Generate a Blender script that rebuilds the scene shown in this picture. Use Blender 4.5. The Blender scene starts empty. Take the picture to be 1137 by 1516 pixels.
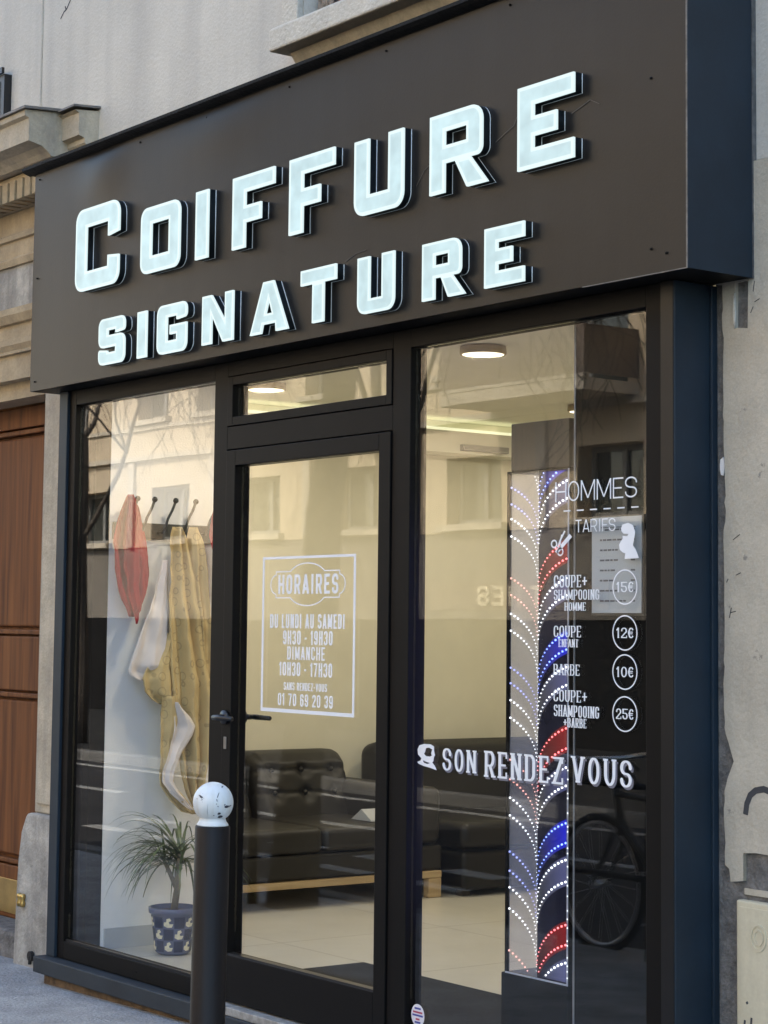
import bpy, bmesh, math, random
import numpy as np
from mathutils import Vector, Matrix
R = math.radians
random.seed(7)
C = bpy.context.scene
COL = C.collection

# ------------------------------------------------------------------ camera
EXPO = 2.35
cam = bpy.data.cameras.new('camera'); camo = bpy.data.objects.new('camera', cam); COL.objects.link(camo)
F, CX, CY = 2954.4, 502.29, 676.61
yaw, pit, rol = 0.94238, 0.085994, 0.012854
fw = Vector((-math.sin(yaw)*math.cos(pit), math.cos(yaw)*math.cos(pit), math.sin(pit)))
rt = Vector((math.cos(yaw), math.sin(yaw), 0)); up = rt.cross(fw)
r2 = rt*math.cos(rol)+up*math.sin(rol); u2 = -rt*math.sin(rol)+up*math.cos(rol)
camo.matrix_world = Matrix(((r2.x, u2.x, -fw.x, 6.329), (r2.y, u2.y, -fw.y, -4.075), (r2.z, u2.z, -fw.z, 1.4544), (0, 0, 0, 1)))
cam.sensor_fit = 'AUTO'; cam.sensor_width = 36; cam.lens = F/1516*36
cam.shift_x = (568.5-CX)/1516; cam.shift_y = -(758-CY)/1516
cam.clip_start = 0.05; cam.clip_end = 3000
C.camera = camo
C.view_settings.view_transform = 'Standard'; C.view_settings.look = 'None'
C.view_settings.gamma = 1; C.view_settings.exposure = EXPO
C.cycles.use_denoising = True
C.cycles.max_bounces = 8; C.cycles.transparent_max_bounces = 24
C.cycles.sample_clamp_indirect = 6
C.cycles.caustics_reflective = False; C.cycles.caustics_refractive = False

# ------------------------------------------------------------------ sky and sun
SUN_EL = R(41)
w = bpy.data.worlds.new('World'); C.world = w; w.use_nodes = True
nt = w.node_tree; nt.nodes.clear()
sky = nt.nodes.new('ShaderNodeTexSky'); sky.sky_type = 'NISHITA'; sky.sun_disc = False
sky.sun_elevation = SUN_EL; sky.sun_rotation = R(-12); sky.air_density = 1.2; sky.dust_density = 2.5; sky.ozone_density = 1.0
bg = nt.nodes.new('ShaderNodeBackground'); bg.inputs[1].default_value = 0.15
wo = nt.nodes.new('ShaderNodeOutputWorld')
nt.links.new(sky.outputs[0], bg.inputs[0]); nt.links.new(bg.outputs[0], wo.inputs[0])
sun = bpy.data.lights.new('sun', 'SUN'); sun.energy = 2.2; sun.angle = R(0.53); sun.color = (1.0, 0.91, 0.76)
suno = bpy.data.objects.new('sun', sun); COL.objects.link(suno)
sd = Vector((math.sin(R(12))*math.cos(SUN_EL), -math.cos(R(12))*math.cos(SUN_EL), -math.sin(SUN_EL)))
suno.rotation_euler = sd.to_track_quat('-Z', 'Y').to_euler(); suno.location = (0, 30, 30)

# ------------------------------------------------------------------ materials
def srgb(r, g, b):
    f = lambda c: (c/255/12.92) if c/255 <= 0.04045 else ((c/255+0.055)/1.055)**2.4
    return (f(r), f(g), f(b))
def mat(name, col, rough=0.6, metal=0.0, var=0.15, vscale=6.0, col2=None, fine=0.0, fscale=90.0, bump=0.0, bscale=40.0, spec=0.5,
        streak=None, coat=0.0, wear=None, big=0.0):
    """one painted or rough surface: base colour broken up by large and fine noise, optional run-down streaks and chips of wear"""
    m = bpy.data.materials.new(name); m.use_nodes = True
    n = m.node_tree; N = n.nodes; Lk = n.links.new
    b = N['Principled BSDF']; b.inputs['Roughness'].default_value = rough; b.inputs['Metallic'].default_value = metal
    b.inputs['Specular IOR Level'].default_value = spec
    if coat: b.inputs['Coat Weight'].default_value = coat; b.inputs['Coat Roughness'].default_value = 0.08
    tc = N.new('ShaderNodeTexCoord')
    no = N.new('ShaderNodeTexNoise'); no.inputs['Scale'].default_value = vscale; no.inputs['Detail'].default_value = 7; no.inputs['Roughness'].default_value = 0.62
    Lk(tc.outputs['Object'], no.inputs['Vector'])
    ramp = N.new('ShaderNodeValToRGB')
    c1 = tuple(c*(1-var) for c in col); c2 = col2 if col2 else tuple(min(1, c*(1+var)) for c in col)
    ramp.color_ramp.elements[0].color = (*c1, 1); ramp.color_ramp.elements[0].position = 0.32
    ramp.color_ramp.elements[1].color = (*c2, 1); ramp.color_ramp.elements[1].position = 0.68
    Lk(no.outputs['Fac'], ramp.inputs[0]); out = ramp.outputs[0]
    if fine:
        nf = N.new('ShaderNodeTexNoise'); nf.inputs['Scale'].default_value = fscale; nf.inputs['Detail'].default_value = 5; nf.inputs['Roughness'].default_value = 0.7
        Lk(tc.outputs['Object'], nf.inputs['Vector'])
        mx = N.new('ShaderNodeMix'); mx.data_type = 'RGBA'; mx.blend_type = 'OVERLAY'; mx.inputs['Factor'].default_value = fine
        Lk(out, mx.inputs['A']); Lk(nf.outputs['Color'], mx.inputs['B'])
        hs = N.new('ShaderNodeRGBToBW'); Lk(nf.outputs['Color'], hs.inputs[0]); Lk(hs.outputs[0], mx.inputs['B'])
        out = mx.outputs['Result']
    if streak:
        mp = N.new('ShaderNodeMapping'); mp.inputs['Scale'].default_value = (streak[0], streak[0], streak[0]*0.05)
        Lk(tc.outputs['Object'], mp.inputs['Vector'])
        ns = N.new('ShaderNodeTexNoise'); ns.inputs['Scale'].default_value = 1; ns.inputs['Detail'].default_value = 5
        Lk(mp.outputs[0], ns.inputs['Vector'])
        rs = N.new('ShaderNodeValToRGB'); rs.color_ramp.elements[0].position = 0.45; rs.color_ramp.elements[1].position = 0.75
        Lk(ns.outputs['Fac'], rs.inputs[0])
        ml = N.new('ShaderNodeMath'); ml.operation = 'MULTIPLY'; ml.inputs[1].default_value = streak[1]; Lk(rs.outputs[0], ml.inputs[0])
        mx = N.new('ShaderNodeMix'); mx.data_type = 'RGBA'; Lk(ml.outputs[0], mx.inputs['Factor']); Lk(out, mx.inputs['A'])
        mx.inputs['B'].default_value = (*streak[2], 1); out = mx.outputs['Result']
    if wear:
        nw = N.new('ShaderNodeTexNoise'); nw.inputs['Scale'].default_value = wear[0]; nw.inputs['Detail'].default_value = 8; nw.inputs['Roughness'].default_value = 0.65
        Lk(tc.outputs['Object'], nw.inputs['Vector'])
        rw = N.new('ShaderNodeValToRGB'); rw.color_ramp.elements[0].position = wear[1]; rw.color_ramp.elements[1].position = wear[1]+0.03
        Lk(nw.outputs['Fac'], rw.inputs[0])
        mx = N.new('ShaderNodeMix'); mx.data_type = 'RGBA'; Lk(rw.outputs[0], mx.inputs['Factor']); Lk(out, mx.inputs['A'])
        mx.inputs['B'].default_value = (*wear[2], 1); out = mx.outputs['Result']
    Lk(out, b.inputs['Base Color'])
    if bump or big:
        nb = N.new('ShaderNodeTexNoise'); nb.inputs['Scale'].default_value = bscale; nb.inputs['Detail'].default_value = 6
        Lk(tc.outputs['Object'], nb.inputs['Vector'])
        bm_ = N.new('ShaderNodeBump'); bm_.inputs['Strength'].default_value = bump; bm_.inputs['Distance'].default_value = 0.01
        Lk(nb.outputs['Fac'], bm_.inputs['Height']); last = bm_
        if big:
            ng = N.new('ShaderNodeTexNoise'); ng.inputs['Scale'].default_value = 2.2; ng.inputs['Detail'].default_value = 2
            Lk(tc.outputs['Object'], ng.inputs['Vector'])
            b2 = N.new('ShaderNodeBump'); b2.inputs['Strength'].default_value = big; b2.inputs['Distance'].default_value = 0.03
            Lk(ng.outputs['Fac'], b2.inputs['Height']); Lk(b2.outputs[0], bm_.inputs['Normal'])
        Lk(last.outputs[0], b.inputs['Normal'])
    return m
def emit(name, col, strength, base=(0.8, 0.8, 0.8)):
    m = bpy.data.materials.new(name); m.use_nodes = True
    b = m.node_tree.nodes['Principled BSDF']; b.inputs['Base Color'].default_value = (*base, 1)
    b.inputs['Emission Color'].default_value = (*col, 1); b.inputs['Emission Strength'].default_value = strength*2**-EXPO
    b.inputs['Roughness'].default_value = 0.35
    return m
def glass_mat(name, f0, tint=(1, 1, 1), gain=1.0):
    """window pane: clear, with the mirror part rising with the angle of incidence (Schlick)"""
    m = bpy.data.materials.new(name); m.use_nodes = True
    n = m.node_tree; N = n.nodes; N.clear(); Lk = n.links.new
    ge = N.new('ShaderNodeNewGeometry')
    dt = N.new('ShaderNodeVectorMath'); dt.operation = 'DOT_PRODUCT'; Lk(ge.outputs['Incoming'], dt.inputs[0]); Lk(ge.outputs['Normal'], dt.inputs[1])
    ab = N.new('ShaderNodeMath'); ab.operation = 'ABSOLUTE'; Lk(dt.outputs['Value'], ab.inputs[0])
    om = N.new('ShaderNodeMath'); om.operation = 'SUBTRACT'; om.inputs[0].default_value = 1; Lk(ab.outputs[0], om.inputs[1])
    pw = N.new('ShaderNodeMath'); pw.operation = 'POWER'; pw.inputs[1].default_value = 5; Lk(om.outputs[0], pw.inputs[0])
    ma = N.new('ShaderNodeMath'); ma.operation = 'MULTIPLY_ADD'; ma.inputs[1].default_value = 1-f0; ma.inputs[2].default_value = f0; Lk(pw.outputs[0], ma.inputs[0])
    tr = N.new('ShaderNodeBsdfTransparent'); tr.inputs[0].default_value = (*tint, 1)
    gl = N.new('ShaderNodeBsdfGlossy'); gl.inputs['Roughness'].default_value = 0.0; gl.inputs[0].default_value = (gain, gain, gain, 1)
    mx = N.new('ShaderNodeMixShader'); Lk(ma.outputs[0], mx.inputs[0]); Lk(tr.outputs[0], mx.inputs[1]); Lk(gl.outputs[0], mx.inputs[2])
    # very slight waviness of the float glass
    tc = N.new('ShaderNodeTexCoord'); no = N.new('ShaderNodeTexNoise'); no.inputs['Scale'].default_value = 1.6; no.inputs['Detail'].default_value = 1
    Lk(tc.outputs['Object'], no.inputs['Vector'])
    bu = N.new('ShaderNodeBump'); bu.inputs['Strength'].default_value = 0.12; bu.inputs['Distance'].default_value = 0.004; Lk(no.outputs['Fac'], bu.inputs['Height'])
    Lk(bu.outputs[0], gl.inputs['Normal'])
    o = N.new('ShaderNodeOutputMaterial'); Lk(mx.outputs[0], o.inputs[0])
    return m
def wood_mat(name, c1, c2, rough=0.4, axis='Z', scale=9.0, coat=0.0):
    m = bpy.data.materials.new(name); m.use_nodes = True
    n = m.node_tree; N = n.nodes; Lk = n.links.new; b = N['Principled BSDF']; b.inputs['Roughness'].default_value = rough
    if coat: b.inputs['Coat Weight'].default_value = coat
    tc = N.new('ShaderNodeTexCoord'); mp = N.new('ShaderNodeMapping')
    s = {'X': (0.06, 1, 1), 'Y': (1, 0.06, 1), 'Z': (1, 1, 0.06)}[axis]
    mp.inputs['Scale'].default_value = tuple(a*scale for a in s); Lk(tc.outputs['Object'], mp.inputs['Vector'])
    no = N.new('ShaderNodeTexNoise'); no.inputs['Scale'].default_value = 3; no.inputs['Detail'].default_value = 8; no.inputs['Distortion'].default_value = 0.6
    Lk(mp.outputs[0], no.inputs['Vector'])
    rp = N.new('ShaderNodeValToRGB'); rp.color_ramp.elements[0].color = (*c1, 1); rp.color_ramp.elements[1].color = (*c2, 1)
    rp.color_ramp.elements[0].position = 0.3; rp.color_ramp.elements[1].position = 0.7
    Lk(no.outputs['Fac'], rp.inputs[0]); Lk(rp.outputs[0], b.inputs['Base Color'])
    bu = N.new('ShaderNodeBump'); bu.inputs['Strength'].default_value = 0.15; Lk(no.outputs['Fac'], bu.inputs['Height']); Lk(bu.outputs[0], b.inputs['Normal'])
    return m

M = {}
M['fascia'] = mat('fascia_paint', (0.0120, 0.0116, 0.0117), 0.33, spec=0.26, var=0.12, vscale=3, fine=0.12, fscale=60, bump=0.03, bscale=120, streak=(8, 0.25, (0.026, 0.025, 0.0245)))
M['frame'] = mat('frame_paint', (0.0050, 0.0045, 0.0045), 0.48, spec=0.12, var=0.10, vscale=4, fine=0.1, bump=0.02, bscale=200)
M['navy'] = mat('blue_grey_side', (0.0125, 0.0225, 0.034), 0.5, spec=0.3, var=0.15, vscale=5, fine=0.15, bump=0.02, bscale=90, big=0.05, wear=(30, 0.74, (0.10, 0.11, 0.12)))  # side pieces get a bluer tone than the front sheet
M['plinth'] = mat('plinth_paint', (0.024, 0.030, 0.037), 0.6, spec=0.3, var=0.2, vscale=7, fine=0.25, bump=0.05, bscale=90, wear=(26, 0.70, (0.16, 0.16, 0.15)))
M['black'] = mat('black_plastic', (0.012, 0.012, 0.013), 0.35, var=0.1)
M['panel_black'] = mat('black_board', (0.0022, 0.0022, 0.0026), 0.6, var=0.1, spec=0.08)
M['letter_side'] = mat('letter_side', (0.010, 0.013, 0.015), 0.3, var=0.1)
def uneven(m, scale, lo, hi):
    n = m.node_tree; N = n.nodes; b = N['Principled BSDF']; s = b.inputs['Emission Strength'].default_value
    tc = N.new('ShaderNodeTexCoord'); no = N.new('ShaderNodeTexNoise'); no.inputs['Scale'].default_value = scale; no.inputs['Detail'].default_value = 3
    mr = N.new('ShaderNodeMapRange'); mr.inputs['From Min'].default_value = .3; mr.inputs['From Max'].default_value = .7; mr.inputs['To Min'].default_value = lo*s; mr.inputs['To Max'].default_value = hi*s
    n.links.new(tc.outputs['Object'], no.inputs['Vector']); n.links.new(no.outputs['Fac'], mr.inputs['Value']); n.links.new(mr.outputs[0], b.inputs['Emission Strength'])
    return m
M['face'] = uneven(emit('letter_face_light', (0.56, 0.775, 0.83), 0.93, (.06, .07, .07)), 17, .84, 1.10)
M['halo'] = emit('letter_back_light', (0.62, 0.80, 0.84), 0.13)
M['face_rim'] = emit('letter_rim_light', (0.76, 0.93, 0.95), 0.98, (.06, .07, .07))
M['steel'] = mat('bright_steel', (0.30, 0.30, 0.30), 0.4, 1.0, var=0.1)
M['lip'] = mat('lead_flashing', (0.008, 0.0075, 0.007), 0.6, spec=0.12, var=0.4, vscale=12, bump=0.3, bscale=60)
M['glass'] = glass_mat('window_glass', 0.040, (0.97, 0.98, 0.97))
M['acrylic'] = glass_mat('clear_acrylic', 0.03, (0.93, 0.93, 0.95))
def scatter_haze(m, amt, col):
    n = m.node_tree; N = n.nodes; out = [q for q in N if q.type == 'OUTPUT_MATERIAL'][0]; src = out.inputs[0].links[0].from_socket
    d = N.new('ShaderNodeBsdfDiffuse'); d.inputs[0].default_value = (*col, 1); x = N.new('ShaderNodeMixShader'); x.inputs[0].default_value = amt
    n.links.new(src, x.inputs[1]); n.links.new(d.outputs[0], x.inputs[2]); n.links.new(x.outputs[0], out.inputs[0])
scatter_haze(M['acrylic'], .14, (.74, .74, .92))  # haze of scattered LED light, put in as a pale lavender diffuse share
M['vinyl'] = mat('white_vinyl', (0.80, 0.81, 0.84), 0.5, var=0.03)
M['render'] = mat('pale_render', (0.60, 0.57, 0.50), 0.9, var=0.08, vscale=2.2, fine=0.32, fscale=120, bump=0.30, bscale=70, streak=(5, 0.5, (0.36, 0.345, 0.32)))
M['pier'] = mat('pier_render', (0.47, 0.42, 0.335), 0.9, var=0.12, vscale=5, fine=0.32, fscale=140, bump=0.35, bscale=60, streak=(12, 0.35, (0.30, 0.27, 0.22)), wear=(14, 0.66, (0.27, 0.245, 0.21)))
M['mortar'] = mat('rough_mortar', (0.15, 0.14, 0.13), 0.95, var=0.45, vscale=18, fine=0.6, fscale=150, bump=1.0, bscale=60)
M['stone'] = mat('old_limestone', (0.47, 0.41, 0.31), 0.9, var=0.22, vscale=5, fine=0.4, fscale=90, bump=0.5, bscale=50, streak=(14, 0.55, (0.24, 0.22, 0.20)))
M['sillstone'] = mat('pale_sill_stone', (0.55, 0.52, 0.45), 0.9, var=0.12, vscale=6, fine=0.4, fscale=120, bump=0.6, bscale=60)
M['stone_gold'] = mat('warm_limestone', (0.40, 0.315, 0.20), 0.9, var=0.25, vscale=4, fine=0.4, fscale=80, bump=0.4, bscale=40, streak=(10, 0.4, (0.20, 0.17, 0.13)))
M['stone_low'] = mat('stained_stone', (0.37, 0.35, 0.31), 0.92, var=0.35, vscale=7, fine=0.5, fscale=90, bump=0.6, bscale=45, streak=(16, 0.8, (0.17, 0.16, 0.15)))
M['lead'] = mat('lead_sheet', (0.16, 0.15, 0.14), 0.55, 0.3, var=0.3, bump=0.2)
M['door_wood'] = wood_mat('door_oak', (0.080, 0.025, 0.007), (0.20, 0.074, 0.020), 0.6, 'Z', 7)
M['door_wood'].node_tree.nodes['Principled BSDF'].inputs['Specular IOR Level'].default_value = .2
M['brass'] = mat('brass_plate', (0.50, 0.34, 0.12), 0.35, 0.9, var=0.2, fine=0.2)
M['asphalt_walk'] = mat('pavement_asphalt', (0.30, 0.30, 0.302), 0.92, var=0.30, vscale=3.5, fine=0.95, fscale=75, bump=1.2, bscale=80, wear=(38, 0.66, (0.60, 0.60, 0.60)))
M['far_walk'] = mat('far_pavement_asphalt', (0.026, 0.026, 0.026), 0.9, spec=0.08, var=0.2, fine=.5)
M['asphalt'] = mat('road_asphalt', (0.036, 0.036, 0.038), 0.9, spec=0.06, var=0.2, vscale=1.2, fine=0.6, fscale=120, bump=0.7, bscale=110)
M['kerb'] = mat('granite_kerb', (0.11, 0.108, 0.105), 0.85, var=0.2, fine=0.6, fscale=160, bump=0.4)
M['paint_white'] = mat('road_paint', (0.30, 0.30, 0.29), 0.8, spec=0.1, var=0.15, wear=(14, 0.60, (0.10, 0.10, 0.10)))
M['grime'] = mat('rusty_grime', (0.12, 0.075, 0.04), 0.95, var=0.5, vscale=20, fine=0.5, bump=0.8)
# interior
M['iwall'] = mat('cream_wall', (0.70, 0.67, 0.545), 0.8, var=0.03, bump=0.08, bscale=150)
M['iwhite'] = mat('white_wall', (0.83, 0.81, 0.80), 0.8, var=0.03, bump=0.1, bscale=120)
M['iceil'] = mat('white_ceiling', (0.74, 0.72, 0.62), 0.85, var=0.02)
M['skirt'] = mat('grey_tile', (0.46, 0.46, 0.47), 0.4, var=0.06)
M['mat'] = mat('door_mat', (0.022, 0.022, 0.022), 0.95, spec=0.1, var=0.25, vscale=60, fine=0.6, fscale=300, bump=0.6, bscale=250)
M['leather'] = mat('dark_leather', (0.0100, 0.0090, 0.0082), 0.45, spec=0.38, var=0.2, bump=0.12, bscale=160)
M['leather_black'] = mat('black_leather', (0.004, 0.0037, 0.0036), 0.38, spec=0.3, var=0.2, bump=0.12, bscale=160)
M['oak'] = wood_mat('pale_oak', (0.34, 0.23, 0.11), (0.48, 0.35, 0.19), 0.5, 'Y', 8)
M['walnut'] = wood_mat('dark_walnut', (0.030, 0.021, 0.015), (0.06, 0.043, 0.03), 0.55, 'Z', 9)
M['red'] = mat('red_cloth', (0.31, 0.004, 0.014), 0.75, var=0.2, vscale=5, bump=0.1, bscale=300)
M['lining'] = mat('white_lining', (0.74, 0.67, 0.64), 0.8, var=0.06, bump=0.05)
M['soil'] = mat('potting_soil', (0.06, 0.025, 0.015), 0.95, var=0.4, vscale=40, bump=0.6)
M['leaf'] = mat('blade_leaf', (0.040, 0.075, 0.022), 0.45, var=0.4, vscale=14, col2=(0.13, 0.17, 0.065))
M['stem'] = mat('plant_stem', (0.20, 0.16, 0.10), 0.85, var=0.3, vscale=40, bump=0.4)
M['pot_blue'] = mat('pot_blue', (0.012, 0.016, 0.05), 0.25, var=0.25, vscale=25)
M['pot_rim'] = mat('pot_rim', (0.10, 0.11, 0.19), 0.25, var=0.15, vscale=25)
M['pot_cream'] = mat('pot_cream', (0.72, 0.66, 0.48), 0.3, var=0.2, vscale=60)
M['paper'] = mat('price_paper', (0.42, 0.44, 0.48), 0.35, var=0.03)
M['ink'] = mat('grey_ink', (0.10, 0.10, 0.12), 0.6, var=0.05)
M['ink_red'] = mat('red_ink', (0.40, 0.05, 0.10), 0.6, var=0.05)
M['ink_blue'] = mat('blue_ink', (0.05, 0.06, 0.30), 0.6, var=0.05)
M['lamp'] = emit('lamp_glow', (1.0, 0.86, 0.60), 3.0)
M['lamp_rim'] = mat('lamp_rim', (0.30, 0.24, 0.15), 0.4, 0.5, var=0.05)
M['cove'] = emit('cove_glow', (0.93, 0.92, 0.58), 0.85)
M['led_w'] = emit('led_white', (0.88, 0.90, 1.0), 3.4); M['led_b'] = emit('led_blue', (0.12, 0.22, 1.0), 3.4); M['led_r'] = emit('led_red', (1.0, 0.08, 0.08), 3.2)
M['led_wd'] = emit('led_white_dim', (0.90, 0.92, 1.0), 2.2); M['led_bd'] = emit('led_blue_dim', (0.16, 0.2, 0.95), 1.7); M['led_rd'] = emit('led_red_dim', (0.95, 0.25, 0.16), 1.5)
M['glow_b'] = emit('glow_blue', (0.005, 0.01, 0.80), 0.70, (0.02, 0.02, 0.05)); M['glow_r'] = emit('glow_red', (0.45, 0.01, 0.02), 0.40, (0.05, 0.01, 0.01)); M['glow_w'] = emit('glow_white', (0.20, 0.22, 0.70), 0.26, (0.05, 0.05, 0.06))
def fade(m):
    n = m.node_tree; N = n.nodes; b = N['Principled BSDF']; s = b.inputs['Emission Strength'].default_value
    tc = N.new('ShaderNodeTexCoord'); sx = N.new('ShaderNodeSeparateXYZ'); mr = N.new('ShaderNodeMapRange')
    mr.inputs['From Min'].default_value = .015; mr.inputs['From Max'].default_value = .15; mr.inputs['To Min'].default_value = .0; mr.inputs['To Max'].default_value = 1.25*s
    n.links.new(tc.outputs['Object'], sx.inputs[0]); n.links.new(sx.outputs['X'], mr.inputs['Value']); n.links.new(mr.outputs[0], b.inputs['Emission Strength'])
for k_ in ('glow_b', 'glow_r', 'glow_w'): fade(M[k_])
# bollard
M['bol'] = mat('bollard_paint', (0.0075, 0.006, 0.0065), 0.5, var=0.2, vscale=8, spec=0.22, streak=(60, 0.35, (0.02, 0.018, 0.019)), bump=0.05, bscale=80)
M['ball'] = mat('ball_paint', (0.68, 0.71, 0.72), 0.4, var=0.06, vscale=6, streak=(60, 0.5, (0.50, 0.47, 0.38)), wear=(30, 0.63, (0.03, 0.03, 0.045)))
# opposite side
M['opp'] = mat('beige_facade', (0.54, 0.44, 0.31), 0.9, var=0.1, vscale=0.7, fine=0.15, streak=(2.2, 0.25, (0.42, 0.34, 0.24)))
M['opp_trim'] = mat('pale_trim', (0.50, 0.44, 0.35), 0.85, var=0.08)
M['opp_dark'] = mat('dark_base', (0.009, 0.0085, 0.0085), 0.8, spec=0.06, var=0.2, vscale=0.8)
M['opp_band'] = mat('grey_band', (0.17, 0.15, 0.125), 0.8, var=0.12, vscale=0.8)
M['opp_par'] = mat('brown_parapet', (0.17, 0.13, 0.10), 0.7, var=0.1)
M['opp_frame'] = mat('grey_window_frame', (0.22, 0.22, 0.21), 0.6, var=0.1)
M['opp_glass'] = mat('street_window_glass', (0.05, 0.055, 0.05), 0.06, var=0.3, vscale=0.9, spec=1.0)
M['opp_sign'] = mat('sign_board', (0.20, 0.16, 0.13), 0.7, var=0.1)
M['bark'] = mat('bark', (0.085, 0.068, 0.052), 0.95, var=0.35, vscale=9, fine=0.4, bump=0.8, bscale=25)
M['terracotta'] = mat('terracotta_red', (0.28, 0.05, 0.035), 0.8, var=0.2)
M['bike_paint'] = mat('bike_paint', (0.012, 0.012, 0.013), 0.35, var=0.1)
M['tyre'] = mat('tyre_rubber', (0.010, 0.010, 0.010), 0.8, var=0.2)
M['alu'] = mat('brushed_alloy', (0.68, 0.68, 0.70), 0.35, 0.9, var=0.1)
M['box_cream'] = mat('cream_box_paint', (0.56, 0.50, 0.36), 0.6, var=0.08, vscale=6, fine=0.2, bump=0.1, streak=(18, 0.35, (0.36, 0.31, 0.20)), wear=(11, 0.70, (0.06, 0.055, 0.05)))
M['scratch'] = mat('pale_scratch', (0.06, 0.055, 0.05), 0.6, var=.3)
M['chip'] = mat('bare_chip', (0.035, 0.035, 0.05), 0.6, var=.4, vscale=60)
M['spray'] = mat('spray_paint', (0.05, 0.05, 0.055), 0.8, var=0.2)

# yellow cape cloth: printed rings and dashes
def yellow_mat():
    m = mat('yellow_print_cloth', (0.56, 0.42, 0.20), 0.8, var=0.10, vscale=5, bump=0.06, bscale=200)
    n = m.node_tree; N = n.nodes; Lk = n.links.new; b = N['Principled BSDF']
    src = b.inputs['Base Color'].links[0].from_socket
    tc = N.new('ShaderNodeTexCoord')
    vo = N.new('ShaderNodeTexVoronoi'); vo.inputs['Scale'].default_value = 17; vo.inputs['Randomness'].default_value = 0.6; Lk(tc.outputs['Object'], vo.inputs['Vector'])
    sb = N.new('ShaderNodeMath'); sb.operation = 'SUBTRACT'; sb.inputs[1].default_value = 0.30; Lk(vo.outputs['Distance'], sb.inputs[0])
    ab = N.new('ShaderNodeMath'); ab.operation = 'ABSOLUTE'; Lk(sb.outputs[0], ab.inputs[0])
    lt = N.new('ShaderNodeMath'); lt.operation = 'LESS_THAN'; lt.inputs[1].default_value = 0.035; Lk(ab.outputs[0], lt.inputs[0])
    ml = N.new('ShaderNodeMath'); ml.operation = 'MULTIPLY'; ml.inputs[1].default_value = 0.42; Lk(lt.outputs[0], ml.inputs[0])
    mx = N.new('ShaderNodeMix'); mx.data_type = 'RGBA'; Lk(ml.outputs[0], mx.inputs['Factor']); Lk(src, mx.inputs['A']); mx.inputs['B'].default_value = (0.20, 0.15, 0.07, 1)
    Lk(mx.outputs['Result'], b.inputs['Base Color'])
    return m
M['yellow'] = yellow_mat()
def tile_mat():
    m = mat('floor_tile', (0.56, 0.54, 0.48), 0.28, var=0.07, vscale=3, fine=0.15, fscale=60)
    n = m.node_tree; N = n.nodes; Lk = n.links.new; b = N['Principled BSDF']
    src = b.inputs['Base Color'].links[0].from_socket
    tc = N.new('ShaderNodeTexCoord')
    br = N.new('ShaderNodeTexBrick'); br.offset = 0.0; br.inputs['Scale'].default_value = 1.0; br.inputs['Brick Width'].default_value = 0.9; br.inputs['Row Height'].default_value = 0.9
    br.inputs['Mortar Size'].default_value = 0.004; br.inputs['Color1'].default_value = (1, 1, 1, 1); br.inputs['Color2'].default_value = (0.93, 0.93, 0.93, 1); br.inputs['Mortar'].default_value = (0.55, 0.52, 0.48, 1)
    Lk(tc.outputs['Object'], br.inputs['Vector'])
    mx = N.new('ShaderNodeMix'); mx.data_type = 'RGBA'; mx.blend_type = 'MULTIPLY'; mx.inputs['Factor'].default_value = 1; Lk(src, mx.inputs['A']); Lk(br.outputs['Color'], mx.inputs['B'])
    Lk(mx.outputs['Result'], b.inputs['Base Color'])
    return m
M['tile'] = tile_mat()

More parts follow.
